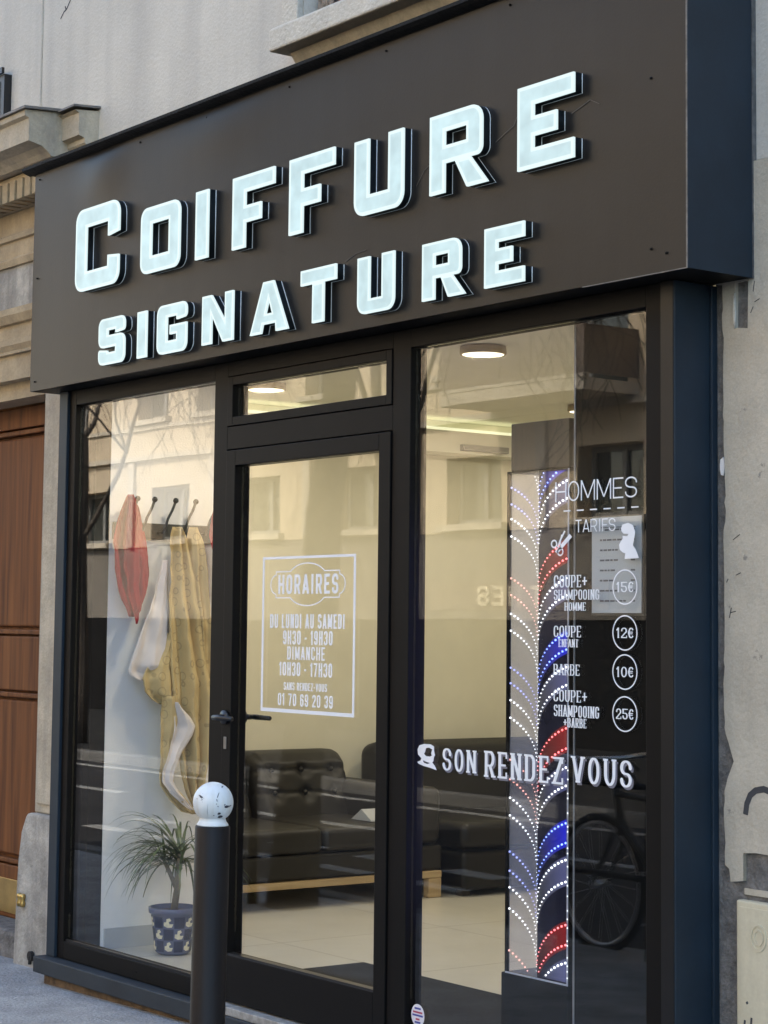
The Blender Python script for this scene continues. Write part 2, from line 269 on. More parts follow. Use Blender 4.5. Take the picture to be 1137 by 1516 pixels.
# ------------------------------------------------------------------ helpers
def tag(o, label=None, cat=None, group=None, kind=None):
    if label: o['label'] = label
    if cat: o['category'] = cat
    if group: o['group'] = group
    if kind: o['kind'] = kind
    return o
def thing(name, label, cat, loc=(0, 0, 0), rotz=0.0, group=None):
    o = bpy.data.objects.new(name, None); COL.objects.link(o); o.empty_display_size = 0.1
    o.location = loc; o.rotation_euler = (0, 0, rotz)
    return tag(o, label, cat, group)
def worldloc(o):
    v = Vector((0, 0, 0))
    while o: v += Vector(o.location); o = o.parent
    return v
class G:
    """collects geometry, then links it as ONE mesh object"""
    def __init__(s): s.v = []; s.f = []; s.m = []
    def add(s, vs, fs, mi=0):
        k = len(s.v); s.v += [tuple(p) for p in vs]; s.f += [tuple(i+k for i in f) for f in fs]; s.m += [mi]*len(fs); return s
    def box(s, x0, x1, y0, y1, z0, z1, mi=0):
        return s.add([(x0, y0, z0), (x1, y0, z0), (x1, y1, z0), (x0, y1, z0), (x0, y0, z1), (x1, y0, z1), (x1, y1, z1), (x0, y1, z1)],
                     [(0, 3, 2, 1), (4, 5, 6, 7), (0, 1, 5, 4), (1, 2, 6, 5), (2, 3, 7, 6), (3, 0, 4, 7)], mi)
    def tube(s, pts, r, n=10, caps=True, mi=0):
        pts = [Vector(p) for p in pts]; rs = r if isinstance(r, (list, tuple)) else [r]*len(pts)
        rings = []; prev = None
        for i, p in enumerate(pts):
            a = pts[max(i-1, 0)]; b = pts[min(i+1, len(pts)-1)]; d = (b-a)
            if d.length < 1e-9: d = Vector((0, 0, 1))
            d.normalize()
            if prev is None:
                t = Vector((0, 0, 1)) if abs(d.z) < 0.9 else Vector((1, 0, 0)); u = d.cross(t).normalized()
            else: u = (prev - d*prev.dot(d)).normalized()
            prev = u; v = d.cross(u)
            rings.append([p+(u*math.cos(2*math.pi*k/n)+v*math.sin(2*math.pi*k/n))*rs[i] for k in range(n)])
        vs = [q for ring in rings for q in ring]; fs = []
        for i in range(len(pts)-1):
            for k in range(n): fs.append((i*n+k, i*n+(k+1) % n, (i+1)*n+(k+1) % n, (i+1)*n+k))
        if caps: fs += [tuple(reversed(range(n))), tuple(range((len(pts)-1)*n, len(pts)*n))]
        return s.add(vs, fs, mi)
    def lathe(s, prof, c=(0, 0, 0), n=32, mi=0):
        vs = []; fs = []
        for (r, z) in prof:
            for k in range(n): a = 2*math.pi*k/n; vs.append((c[0]+r*math.cos(a), c[1]+r*math.sin(a), c[2]+z))
        for i in range(len(prof)-1):
            for k in range(n): fs.append((i*n+k, i*n+(k+1) % n, (i+1)*n+(k+1) % n, (i+1)*n+k))
        fs += [tuple(reversed(range(n))), tuple(range((len(prof)-1)*n, len(prof)*n))]
        return s.add(vs, fs, mi)
    def prism_x(s, prof, x0, x1, mi=0):
        """profile of (y, z) points swept along X"""
        n = len(prof); vs = [(x0, y, z) for y, z in prof]+[(x1, y, z) for y, z in prof]
        fs = [(k, (k+1) % n, n+(k+1) % n, n+k) for k in range(n)]+[tuple(reversed(range(n))), tuple(range(n, 2*n))]
        return s.add(vs, fs, mi)
    def prism_y(s, prof, y0, y1, mi=0):
        n = len(prof); vs = [(x, y0, z) for x, z in prof]+[(x, y1, z) for x, z in prof]
        fs = [(k, (k+1) % n, n+(k+1) % n, n+k) for k in range(n)]+[tuple(range(n)), tuple(reversed(range(n, 2*n)))]
        return s.add(vs, fs, mi)
    def ball(s, c, r, n=8, mi=0):
        prof = [(max(1e-5, r*math.cos(R(a))), r*math.sin(R(a))) for a in np.linspace(-90, 90, max(4, n//2+1))]
        return s.lathe(prof, c, n, mi)
    def grid(s, fn, nu, nv, mi=0):
        vs = [fn(i/nu, j/nv) for j in range(nv+1) for i in range(nu+1)]
        fs = [(j*(nu+1)+i, j*(nu+1)+i+1, (j+1)*(nu+1)+i+1, (j+1)*(nu+1)+i) for j in range(nv) for i in range(nu)]
        return s.add(vs, fs, mi)
    def build(s, name, m, parent=None, smooth=False, bevel=0, local=False, fix=True, seg=2):
        me = bpy.data.meshes.new(name)
        off = Vector((0, 0, 0)) if (local or parent is None) else worldloc(parent)
        me.from_pydata([tuple(Vector(p)-off) for p in s.v], [], s.f)
        ms = m if isinstance(m, (list, tuple)) else [m]
        for q in ms: me.materials.append(q)
        me.polygons.foreach_set('material_index', s.m)
        if fix:
            bm = bmesh.new(); bm.from_mesh(me); bmesh.ops.recalc_face_normals(bm, faces=bm.faces); bm.to_mesh(me); bm.free()
        if smooth: me.polygons.foreach_set('use_smooth', [True]*len(me.polygons))
        me.update()
        o = bpy.data.objects.new(name, me); COL.objects.link(o)
        if parent: o.parent = parent
        if bevel:
            b = o.modifiers.new('bevel', 'BEVEL'); b.width = bevel; b.segments = seg; b.limit_method = 'ANGLE'; b.angle_limit = R(40)
        if smooth:
            md = o.modifiers.new('wn', 'WEIGHTED_NORMAL') if bevel else None
        return o
def copy_tree(o, parent=None):
    c = o.copy(); COL.objects.link(c)
    if parent: c.parent = parent
    for ch in [x for x in COL.objects if x.parent == o]: copy_tree(ch, c)
    return c

def curve_mesh(loops, depth):
    """closed 2D loops (even-odd filled) -> solid mesh of the given thickness, front at local z=+depth/2"""
    cu = bpy.data.curves.new('outline', 'CURVE'); cu.dimensions = '2D'; cu.fill_mode = 'BOTH'; cu.extrude = depth/2
    for lp in loops:
        sp = cu.splines.new('POLY'); sp.points.add(len(lp)-1); sp.use_cyclic_u = True
        for p, q in zip(sp.points, lp): p.co = (q[0], q[1], 0, 1)
    o = bpy.data.objects.new('outline', cu); COL.objects.link(o)
    dg = bpy.context.evaluated_depsgraph_get(); dg.update()
    me = bpy.data.meshes.new_from_object(o.evaluated_get(dg))
    bpy.data.objects.remove(o); bpy.data.curves.remove(cu)
    return me
def upright(me, name, y_front, depth, m, parent=None):
    """stand a flat mesh up in the plane of the facade, its front face at y_front looking to -y"""
    off = worldloc(parent) if parent else Vector((0, 0, 0))
    for v in me.vertices:
        x, y, z = v.co; v.co = (x-off.x, y_front+depth/2-z-off.y, y-off.z)
    me.materials.clear()
    for q in (m if isinstance(m, (list, tuple)) else [m]): me.materials.append(q)
    me.update(); me.name = name
    o = bpy.data.objects.new(name, me); COL.objects.link(o)
    if parent: o.parent = parent
    return o

# ------------------------------------------------------------------ stroke lettering
def arc(cx, cz, rx, rz, a0, a1, n=7):
    return [(cx+rx*math.cos(R(a0+(a1-a0)*i/n)), cz+rz*math.sin(R(a0+(a1-a0)*i/n))) for i in range(n+1)]
def glyph(ch, w, hx, hz, rf=0.5):
    L, Q, B, T = hx, w-hx, hz, 1-hz
    rx = (Q-L)/2*min(1, rf*2); rz = min((T-B)/2, rx*1.25 if rf < .5 else (T-B)/2*0.9 if w > .6 else rx*1.2)
    rs = min((T-B)/4, rx*1.1); MZ = 0.5
    if ch in 'O0': return [arc(Q-rx, T-rz, rx, rz, 0, 90)+arc(L+rx, T-rz, rx, rz, 90, 180)+arc(L+rx, B+rz, rx, rz, 180, 270)+arc(Q-rx, B+rz, rx, rz, 270, 360)+[(Q, T-rz)]]
    if ch == 'C' or ch == 'G' or ch == '€':
        p = [(Q, 0.69)]+arc(Q-rx, T-rz, rx, rz, 0, 90)+arc(L+rx, T-rz, rx, rz, 90, 180)+arc(L+rx, B+rz, rx, rz, 180, 270)+arc(Q-rx, B+rz, rx, rz, 270, 360)+[(Q, 0.31)]
        if rz > 0.3: p = [(Q-rx*0.02, 0.66)]+arc(Q-rx, T-rz, rx, rz, 35, 90)+arc(L+rx, T-rz, rx, rz, 90, 180)+arc(L+rx, B+rz, rx, rz, 180, 270)+arc(Q-rx, B+rz, rx, rz, 270, 325)+[(Q-rx*0.02, 0.34)]; p = p[1:-1]
        o = [p]
        if ch == 'G': o += [[(Q, 0.05 if rz > .3 else 0.30), (Q, 0.48)], [(w*0.55, 0.47), (w, 0.47)]]
        if ch == '€': o += [[(-0.06, 0.58), (w*0.8, 0.58)], [(-0.06, 0.42), (w*0.75, 0.42)]]
        return o
    if ch == 'S': return [[(Q, 0.73)]+arc(Q-rx, T-rs, rx, rs, 0, 90)+arc(L+rx, T-rs, rx, rs, 90, 180)+arc(L+rx, MZ+rs*.9, rx, rs*.9, 180, 270)[0:-1]+arc(Q-rx, MZ-rs*.9, rx, rs*.9, 90, 0)+arc(Q-rx, B+rs, rx, rs, 0, -90)+arc(L+rx, B+rs, rx, rs, 270, 180)+[(L, 0.27)]]
    if ch == 'H': return [[(L, 0), (L, 1)], [(Q, 0), (Q, 1)], [(0, MZ), (w, MZ)]]
    if ch == 'I': return [[(w/2, 0), (w/2, 1)]]
    if ch == '1': return [[(w*.6, 0), (w*.6, 1)], [(w*.6, .95), (w*.12, .74)]]
    if ch == 'E': return [[(L, 0), (L, 1)], [(0, T), (w, T)], [(0, MZ), (w*.85, MZ)], [(0, B), (w, B)]]
    if ch == 'F': return [[(L, 0), (L, 1)], [(0, T), (w, T)], [(0, MZ), (w*.85, MZ)]]
    if ch == 'L': return [[(L, 0), (L, 1)], [(0, B), (w, B)]]
    if ch == 'T': return [[(w/2, 0), (w/2, 1)], [(0, T), (w, T)]]
    if ch == 'U': return [[(L, 1), (L, B+rz)]+arc(L+rx, B+rz, rx, rz, 180, 270)+arc(Q-rx, B+rz, rx, rz, 270, 360)+[(Q, 1)]]
    if ch == 'N': return [[(L, 0), (L, 1)], [(Q, 0), (Q, 1)], [(L, 1.0), (Q, 0.0)]]
    if ch == 'M': return [[(L, 0), (L, 1)], [(Q, 0), (Q, 1)], [(L, 1), (w/2, .12)], [(Q, 1), (w/2, .12)]]
    if ch == 'A': return [[(L*.9-.02, -.05), (w/2, 1.02)], [(w-L*.9+.02, -.05), (w/2, 1.02)], [(w*.2, .27), (w*.8, .27)]]
    if ch == 'V': return [[(L*.9-.02, 1.05), (w/2, -.02)], [(w-L*.9+.02, 1.05), (w/2, -.02)]]
    if ch == 'Z': return [[(0, T), (w, T)], [(0, B), (w, B)], [(Q, T), (L, B)]]
    if ch == '7': return [[(0, T), (w, T)], [(Q, T), (w*.38, 0)]]
    if ch == 'D': return [[(L, 0), (L, 1)], [(0, T), (Q-rx, T)]+arc(Q-rx, T-rz, rx, rz, 90, 0)+arc(Q-rx, B+rz, rx, rz, 0, -90)+[(0, B)]]
    if ch in 'PR':
        k = (T-0.44)/2; o = [[(L, 0), (L, 1)], [(0, T), (Q-rx*.8, T)]+arc(Q-rx*.8, T-k, rx*.8, k, 90, -90, 10)+[(0, T-2*k)]]
        if ch == 'R': o += [[(w*.52, .46), (Q+.02, -.04)]]
        return o
    if ch == 'B':
        k = (T-MZ)/2; k2 = (MZ-B)/2
        return [[(L, 0), (L, 1)], [(0, T), (Q-rx*.85, T)]+arc(Q-rx*.85, T-k, rx*.75, k, 90, -90, 9)+[(0, MZ)], [(Q-rx*.85, MZ)]+arc(Q-rx*.85, MZ-k2, rx*.85, k2, 90, -90, 9)+[(0, B)]]
    if ch == '2': return [[(L, 0.72)]+arc(L+rx, T-rs, rx, rs, 180, 90)+arc(Q-rx, T-rs, rx, rs, 90, 0)+[(Q, .62), (L, .12), (L, B)], [(0, B), (w, B)]]
    if ch == '3': return [[(L, .74)]+arc(L+rx, T-rs, rx, rs, 180, 90)+arc(Q-rx, T-rs, rx, rs, 90, 0)+arc(Q-rx, MZ+rs*.9, rx, rs*.9, 0, -90), [(w*.4, MZ)]+arc(Q-rx, MZ-rs*.9, rx, rs*.9, 90, 0)+arc(Q-rx, B+rs, rx, rs, 0, -90)+arc(L+rx, B+rs, rx, rs, 270, 180)+[(L, .26)]]
    if ch == '5': return [[(0, T), (w, T)], [(L, 1), (L, .52)], [(L, .58)]+arc(Q-rx, .58-rs, rx, rs, 90, 0)+arc(Q-rx, B+rs, rx, rs, 0, -90)+arc(L+rx, B+rs, rx, rs, 270, 180)+[(L, .26)]]
    if ch == '6': return [[(Q, .72)]+arc(Q-rx, T-rs, rx, rs, 0, 90)+arc(L+rx, T-rs, rx, rs, 90, 180)+arc(L+rx, B+rs, rx, rs, 180, 270)+arc(Q-rx, B+rs, rx, rs, 270, 360)+arc(Q-rx, .56-rs, rx, rs, 0, 90)+[(L, .56)]]
    if ch == '9': return [[(L, .28)]+arc(L+rx, B+rs, rx, rs, 180, 270)+arc(Q-rx, B+rs, rx, rs, 270, 360)+arc(Q-rx, T-rs, rx, rs, 0, 90)+arc(L+rx, T-rs, rx, rs, 90, 180)+arc(L+rx, .44+rs, rx, rs, 180, 270)+[(Q, .44)]]
    if ch == '-': return [[(0, .45), (w, .45)]]
    if ch == '+': k = w*.62; return [[(0, .5+d), (w, .5+d)] for d in (-.03, .03)]+[[(w/2, .5-k), (w/2, .5+k)]]
    return []
WID = {'I': .42, '1': .62, '-': .5, 'M': 1.25, '+': 1.0, ' ': .45, 'A': 1.05, 'V': 1.05, 'E': .88, 'F': .84, 'L': .82, 'T': .95, '€': .95}
def segs_for(text, x0, x1, z0, z1, hx, hz, serif=0.0, gap=0.22, rf=0.5):
    """stroke segments in metres for one line of text fitted into a box"""
    H = z1-z0; ws = [WID.get(c, 1.0) for c in text]
    tot = sum(ws)+gap*(len(text)-1); k = (x1-x0)/tot
    out = []; x = x0
    for c, wd in zip(text, ws):
        W_ = wd*k
        if c == 'I': W_ = max(W_, 2*hx*H)
        for pl in glyph(c, W_/H, hx, hz, rf):
            P = [(x+a*H, z0+b*H) for a, b in pl]
            for i in range(len(P)-1):
                (ax, az), (bx, bz) = P[i], P[i+1]; dx, dz = bx-ax, bz-az; ln = math.hypot(dx, dz)
                if ln < 1e-7: continue
                hw = H*math.hypot(hx*dz/ln, hz*dx/ln)
                out.append((ax, az, bx, bz, hw, i > 0, i < len(P)-2))
            if serif:
                for (ex, ez), (fx, fz) in ((P[0], P[1]), (P[-1], P[-2])):
                    if abs(fz-ez) > 0.6*abs(fx-ex) and (abs(ez-z0) < .08*H or abs(ez-z1) < .08*H) and c not in 'OCGSU0369':
                        zz = z0+hz*H*.9 if abs(ez-z0) < .08*H else z1-hz*H*.9
                        out.append((ex-serif*H, zz, ex+serif*H, zz, hz*H*.9, False, False))
                    elif c == 'U' and abs(ez-z1) < .08*H:
                        zz = z1-hz*H*.9; out.append((ex-serif*H, zz, ex+serif*H, zz, hz*H*.9, False, False))
                    elif abs(fx-ex) > abs(fz-ez) and c in 'EFTLZ27' and (abs(ez-z1) < .15*H or abs(ez-z0) < .15*H) and ex > fx:
                        s_ = 1 if ez < z0+.5*H else -1
                        out.append((ex-hx*.5*H, ez, ex-hx*.5*H, ez+s_*.20*H, hz*H, False, False))
        x += W_+gap*k
    return out
def outline(segs, cell, zclip=None, pad=0.004):
    """union of strokes -> closed outlines (marching squares on the distance field)"""
    A = np.array([s[:5] for s in segs])
    x0 = min(A[:, 0].min(), A[:, 2].min())-A[:, 4].max()-pad; x1 = max(A[:, 0].max(), A[:, 2].max())+A[:, 4].max()+pad
    z0 = min(A[:, 1].min(), A[:, 3].min())-A[:, 4].max()-pad; z1 = max(A[:, 1].max(), A[:, 3].max())+A[:, 4].max()+pad
    nx = int((x1-x0)/cell)+2; nz = int((z1-z0)/cell)+2
    X, Z = np.meshgrid(x0+cell*np.arange(nx), z0+cell*np.arange(nz)); D = np.full(X.shape, 1.0)
    for (ax, az, bx, bz, hw, j0, j1) in segs:
        dx, dz = bx-ax, bz-az; ln = math.hypot(dx, dz); dx /= ln; dz /= ln
        i0 = max(0, int((min(ax, bx)-hw-x0)/cell)-3); i1 = min(nx, int((max(ax, bx)+hw-x0)/cell)+4)
        k0 = max(0, int((min(az, bz)-hw-z0)/cell)-3); k1 = min(nz, int((max(az, bz)+hw-z0)/cell)+4)
        xs = X[k0:k1, i0:i1]-ax; zs = Z[k0:k1, i0:i1]-az
        s = xs*dx+zs*dz; t = np.abs(-xs*dz+zs*dx)
        d = np.maximum(np.maximum(-s, s-ln), t-hw)
        if j0: d = np.minimum(d, np.hypot(xs, zs)-hw)
        if j1: d = np.minimum(d, np.hypot(xs-dx*ln, zs-dz*ln)-hw)
        D[k0:k1, i0:i1] = np.minimum(D[k0:k1, i0:i1], d)
    if zclip: D = np.maximum(D, np.maximum(zclip[0]-Z, Z-zclip[1]))
    D = np.where(np.abs(D) < 1e-9, 1e-9, D); ins = D < 0
    nxt = {}; pos = {}
    def pt(k, i, e):
        key = (k, i, 'h') if e == 0 else (k, i+1, 'v') if e == 1 else (k+1, i, 'h') if e == 2 else (k, i, 'v')
        if key not in pos:
            kk, ii, ty = key
            a = D[kk, ii]; b = D[kk, ii+1] if ty == 'h' else D[kk+1, ii]; f = a/(a-b)
            pos[key] = (x0+cell*(ii+(f if ty == 'h' else 0)), z0+cell*(kk+(0 if ty == 'h' else f)))
        return key
    TBL = {1: [(3, 0)], 2: [(0, 1)], 3: [(3, 1)], 4: [(1, 2)], 5: [(3, 0), (1, 2)], 6: [(0, 2)], 7: [(3, 2)], 8: [(2, 3)], 9: [(2, 0)], 10: [(0, 1), (2, 3)], 11: [(2, 1)], 12: [(1, 3)], 13: [(1, 0)], 14: [(0, 3)]}
    code = ins[:-1, :-1]*1+ins[:-1, 1:]*2+ins[1:, 1:]*4+ins[1:, :-1]*8
    for k, i in np.argwhere((code > 0) & (code < 15)):
        for a, b in TBL[int(code[k, i])]: nxt[pt(k, i, a)] = pt(k, i, b)
    loops = []
    while nxt:
        st = next(iter(nxt)); cur = st; lp = []
        while cur in nxt:
            lp.append(pos[cur]); cur = nxt.pop(cur)
        if len(lp) > 3: loops.append(simplify(lp, cell*0.12))
    return [l for l in loops if len(l) > 2]
def simplify(lp, tol):
    def dp(a, b):
        if b <= a+1: return []
        ax, az = lp[a]; bx, bz = lp[b]; dx, dz = bx-ax, bz-az; ln = math.hypot(dx, dz) or 1e-12
        best, bi = -1, a
        for i in range(a+1, b):
            px, pz = lp[i]; d = abs((px-ax)*dz-(pz-az)*dx)/ln if ln > 1e-9 else math.hypot(px-ax, pz-az)
            if d > best: best, bi = d, i
        if best < tol: return []
        return dp(a, bi)+[bi]+dp(bi, b)
    far = max(range(len(lp)), key=lambda i: (lp[i][0]-lp[0][0])**2+(lp[i][1]-lp[0][1])**2)
    idx = [0]+dp(0, far)+[far]+dp(far, len(lp)-1)+[len(lp)-1]
    return [lp[i] for i in sorted(set(idx))]
def line_poly(pts, hw, closed=False):
    P = list(pts)+([pts[0]] if closed else [])
    return [(P[i][0], P[i][1], P[i+1][0], P[i+1][1], hw, closed or i > 0, closed or i < len(P)-2) for i in range(len(P)-1)]
VY = 0.0195
def vinyl(name, loops, parent, m=None, y=VY):
    return upright(curve_mesh(loops, 0.0008), name, y, 0.0008, m or M['vinyl'], parent)

# ================================================================== THE SETTING
def ground_z(x): return -0.013+0.022*max(-3.5, min(2.0, x))
g = G()
xs = [-60, -3.5, -2.5, -1.9, -1.3, -0.6, 0.2, 1.0, 2.0, 3.0, 40]
for a, b in zip(xs[:-1], xs[1:]):
    g.add([(a, -2.75, ground_z(a)-0.02), (b, -2.75, ground_z(b)-0.02), (b, 0.5, ground_z(b)), (a, 0.5, ground_z(a))], [(0, 1, 2, 3)])
tag(g.build('pavement', M['asphalt_walk']), kind='structure')
g = G(); g.add([(-800, -800, -0.26), (800, -800, -0.26), (800, 800, -0.26), (-800, 800, -0.26)], [(0, 1, 2, 3)])
tag(g.build('ground', M['asphalt']), kind='structure')
g = G(); g.box(-60, 40, -7.9, -2.9, -0.25, -0.18); tag(g.build('road', M['asphalt']), kind='structure')
g = G(); g.box(-60, 40, -2.9, -2.752, -0.25, -0.085); tag(g.build('kerb', M['kerb'], bevel=0.02), kind='structure')
g = G(); g.box(-60, 40, -8.05, -7.902, -0.25, -0.06); tag(g.build('far_kerb', M['kerb'], bevel=0.02), kind='structure')
g = G(); g.box(-60, 40, -14.0, -8.052, -0.25, -0.07); tag(g.build('far_pavement', M['far_walk']), kind='structure')
g = G()
for k in range(14):
    x = -40+k*4.4; g.box(x, x+2.6, -5.95, -5.82, -0.1795, -0.176)
for x in (-8.6, -7.6, -6.5, -5.4, -4.4, -2.2, -1.2):
    g.box(x, x+0.55, -4.75, -4.55, -0.1795, -0.176); g.box(x+.3, x+0.9, -4.1, -3.95, -0.1795, -0.176)
g.box(-60, 40, -7.6, -7.48, -0.1795, -0.176)
tag(g.build('road_markings', M['paint_white']), kind='structure')

# ------------------------------------------------------------------ wall helper with openings
def wall_open(x0, x1, z0, z1, y0, y1, ops, mi=0):
    g = G(); xs = sorted({x0, x1, *[v for o in ops for v in o[:2] if x0 < v < x1]}); zs = sorted({z0, z1, *[v for o in ops for v in o[2:4] if z0 < v < z1]})
    def solid(i, k):
        if not (0 <= i < len(xs)-1 and 0 <= k < len(zs)-1): return False
        cx = (xs[i]+xs[i+1])/2; cz = (zs[k]+zs[k+1])/2
        return not any(o[0] < cx < o[1] and o[2] < cz < o[3] for o in ops)
    for i in range(len(xs)-1):
        for k in range(len(zs)-1):
            if not solid(i, k): continue
            a, b, c, d = xs[i], xs[i+1], zs[k], zs[k+1]
            g.add([(a, y0, c), (b, y0, c), (b, y0, d), (a, y0, d)], [(0, 1, 2, 3)], mi)
            g.add([(a, y1, c), (b, y1, c), (b, y1, d), (a, y1, d)], [(3, 2, 1, 0)], mi)
            if not solid(i-1, k): g.add([(a, y0, c), (a, y1, c), (a, y1, d), (a, y0, d)], [(3, 2, 1, 0)], mi)
            if not solid(i+1, k): g.add([(b, y0, c), (b, y1, c), (b, y1, d), (b, y0, d)], [(0, 1, 2, 3)], mi)
            if not solid(i, k-1): g.add([(a, y0, c), (b, y0, c), (b, y1, c), (a, y1, c)], [(3, 2, 1, 0)], mi)
            if not solid(i, k+1): g.add([(a, y0, d), (b, y0, d), (b, y1, d), (a, y1, d)], [(0, 1, 2, 3)], mi)
    return g
def build_raw(g, name, m, parent=None): return g.build(name, m, parent, fix=False)

# ------------------------------------------------------------------ the shop's building
WY = 0.16
bld = thing('apartment_building', 'pale rendered building whose wall rises above and beside the dark shopfront', 'building', (0.5, WY, 0))
ops = [(0.235, 1.65, 3.72, 5.5)]+[(-10.6+2.8*k*1.0, -9.4+2.8*k, 6.6, 8.4) for k in range(8)]+[(-10.6+2.8*k, -9.4+2.8*k, 9.8, 11.4) for k in range(8)]
build_raw(wall_open(-1.90, 30, 2.80, 13.5, WY, WY+0.40, [o for o in ops if o[0] > -1.8]), 'upper_wall', M['render'], bld)
g = G(); g.box(2.345, 30, WY, WY+0.40, -0.2, 2.795); g.build('rough_wall', M['mortar'], bld)
g = G(); g.box(-1.90, 30, WY+0.40, 10, 13.3, 13.5); g.box(-1.90, 30, 9.8, 10, -0.2, 13.3); g.box(29.8, 30, WY+.4, 9.8, -.2, 13.3); g.build('roof_and_back', M['render'], bld)
# render coat on the right pier with a broken edge, niche and slot
edge = []
rr = random.Random(3)
z = 2.455
while z > 0.80:
    e = 2.383+rr.uniform(-.003, .004)
    if 1.0 < z < 1.19: e += 0.035*math.exp(-((z-1.10)/.05)**2)
    if 1.75 < z < 1.95: e += 0.006
    edge.append((e, z)); z -= rr.uniform(.015, .05)
edge += [(2.400, .80), (2.400, 0.80), (2.405, .765), (2.452, .772), (2.452, .848), (2.50, .853), (2.58, .850), (2.75, .852), (2.75, .73)]
g = G()
loop = [(2.90, 0.73), (2.90, 2.795), (2.35, 2.795), (2.35, 2.46)]+edge
# cut the mortar slot under the sign by a notch
slot = [(2.432, 2.455), (2.430, 2.325), (2.478, 2.318), (2.481, 2.455)]
me = curve_mesh([loop, slot], 0.014)
o = upright(me, 'render_coat', WY-0.013, 0.014, M['pier'], bld)
g = G(); g.box(2.902, 30, WY-.012, WY-0.001, 0.0, 2.795); g.build('pier_wall', M['pier'], bld)
# patches of pale plaster left on the mortar
for (x, z, sx, sz) in ((2.371, 1.93, .009, .03), (2.431, 2.37, .004, .05)):
    pts = [(x+sx*math.cos(a)*rr.uniform(.7, 1.2), z+sz*math.sin(a)*rr.uniform(.7, 1.2)) for a in np.linspace(0, 2*math.pi, 12)[:-1]]
    upright(curve_mesh([pts], .004), 'plaster_patch', WY-.005-.013*(x > 2.38), .004, M['iwhite'] if x < 2.375 else M['render'], bld)
g = G(); g.box(2.45, 2.72, WY-.006, WY-.001, .735, .752); g.build('niche_sill', M['pier'], bld)
# graffiti stroke on the pier
g = G(); pts = [(2.462, .955), (2.467, .985), (2.480, 1.010), (2.50, 1.024), (2.53, 1.030), (2.57, 1.02), (2.60, .99)]
o = upright(curve_mesh(outline(line_poly(pts, .009), .002), .0006), 'graffiti_stroke', WY-.0142, .0006, M['spray'], bld)
for (x, z, a, l) in ((2.405, 1.50, 75, .03), (2.41, 1.515, 10, .02), (2.395, 1.60, 60, .012), (2.43, 1.62, 20, .02), (2.50, 2.42, 80, .03), (2.505, 2.39, 20, .02), (2.49, 2.36, 60, .02), (2.42, 1.72, 30, .03)):
    p = [(x, z), (x+l*math.cos(R(a)), z+l*math.sin(R(a)))]
    upright(curve_mesh(outline(line_poly(p, .0012), .0006, pad=.002), .0005), 'scratch', WY-.0141, .0005, M['spray'], bld)
for pl in ([(-1.731, 4.245), (-1.70, 4.27), (-1.675, 4.277), (-1.64, 4.31), (-1.62, 4.34)], [(-1.68, 4.277), (-1.69, 4.295)]):
    upright(curve_mesh(outline(line_poly(pl, .0035), .0016, pad=.004), .001), 'wall_crack', WY-.0012, .001, M['spray'], bld)
# upstairs window above the sign
wn = G(); wn.box(0.235, .275, WY+.16, WY+.22, 3.72, 5.5); wn.box(.275, 1.61, WY+.16, WY+.22, 3.72, 3.78); wn.box(1.61, 1.65, WY+.16, WY+.22, 3.72, 5.5); wn.box(.92, .97, WY+.16, WY+.22, 3.78, 5.5)
wno = wn.build('window', M['opp_par'], bld)
g = G(); g.box(.275, 1.61, WY+.19, WY+.20, 3.78, 5.5); g.build('pane', M['opp_glass'], wno)
g = G(); g.prism_x([(WY-.17, 3.60), (WY-.17, 3.685), (WY-.10, 3.715), (WY+.15, 3.72), (WY+.15, 3.60)], 0.30-.05, 1.86); so = g.build('sill', M['sillstone'], wno, bevel=.008)
g = G(); g.prism_x([(WY-.105, 3.598), (WY-.09, 3.575), (WY-.03, 3.50), (WY-.001, 3.46), (WY-.001, 3.598)], 0.30, 1.80); g.build('sill_moulding', M['stone'], so)
g = G(); g.box(.13, .233, WY-.03, WY-.001, 3.722, 5.5); g.build('window_surround', M['sillstone'], wno, bevel=.004)
for k in range(16):
    if -12 < -10.6+2.8*(k % 8) < -2: continue
    x = -10.6+2.8*(k % 8); z0, z1 = ((6.6, 8.4), (9.8, 11.4))[k//8]
    if x < -1.8: continue
    g = G(); g.box(x, x+1.2, WY+.2, WY+.24, z0, z1); g.build('window', M['opp_glass'], bld)
def upright_things():
    # flowerpot and split log standing on the upstairs sill
    t = thing('flower_pot', 'red flowerpot standing on the upstairs window sill above the sign', 'flowerpot', (0.50, WY+.06, 3.72))
    g = G(); g.lathe([(.06, 0), (.085, .12), (.095, .121), (.095, .15), (.08, .15), (.078, .12)], (0.50, WY+.06, 3.722), 28); g.build('pot', M['terracotta'], t, smooth=True)
    g = G(); g.lathe([(.01, .10), (.077, .118), (.01, .13)], (0.50, WY+.06, 3.722), 20); g.build('soil', M['soil'], t)
    g = G()
    for k in range(7):
        a = k*.9; x = .275+.026*(k % 4); y = WY+.05+.03*(k//4)
        g.tube([(x, y, 3.722), (x+.004*math.cos(a), y, 3.87)], .011, 7)
    tag(g.build('bark_bundle', mat('grey_bark', (.24, .20, .16), .95, var=.5, vscale=40, bump=1.0)), 'grey bundle of split bark sticks beside the red flowerpot', 'sticks')
upright_things()

# ------------------------------------------------------------------ the neighbour on the left: stone portal with an oak door
nb = thing('stone_portal', 'yellowish carved stone door surround left of the shopfront', 'door surround', (-2.4, WY, 0))
XL = -1.452
g = G(); g.box(-1.79, XL, WY, WY+.30, 0.62, 2.62); g.box(-1.755, -1.50, WY-.012, WY-.0005, .66, 2.60)
g.box(-1.815, -1.791, WY+.02, WY+.30, .60, 2.62); g.build('pilaster', M['stone'], nb, bevel=.008)
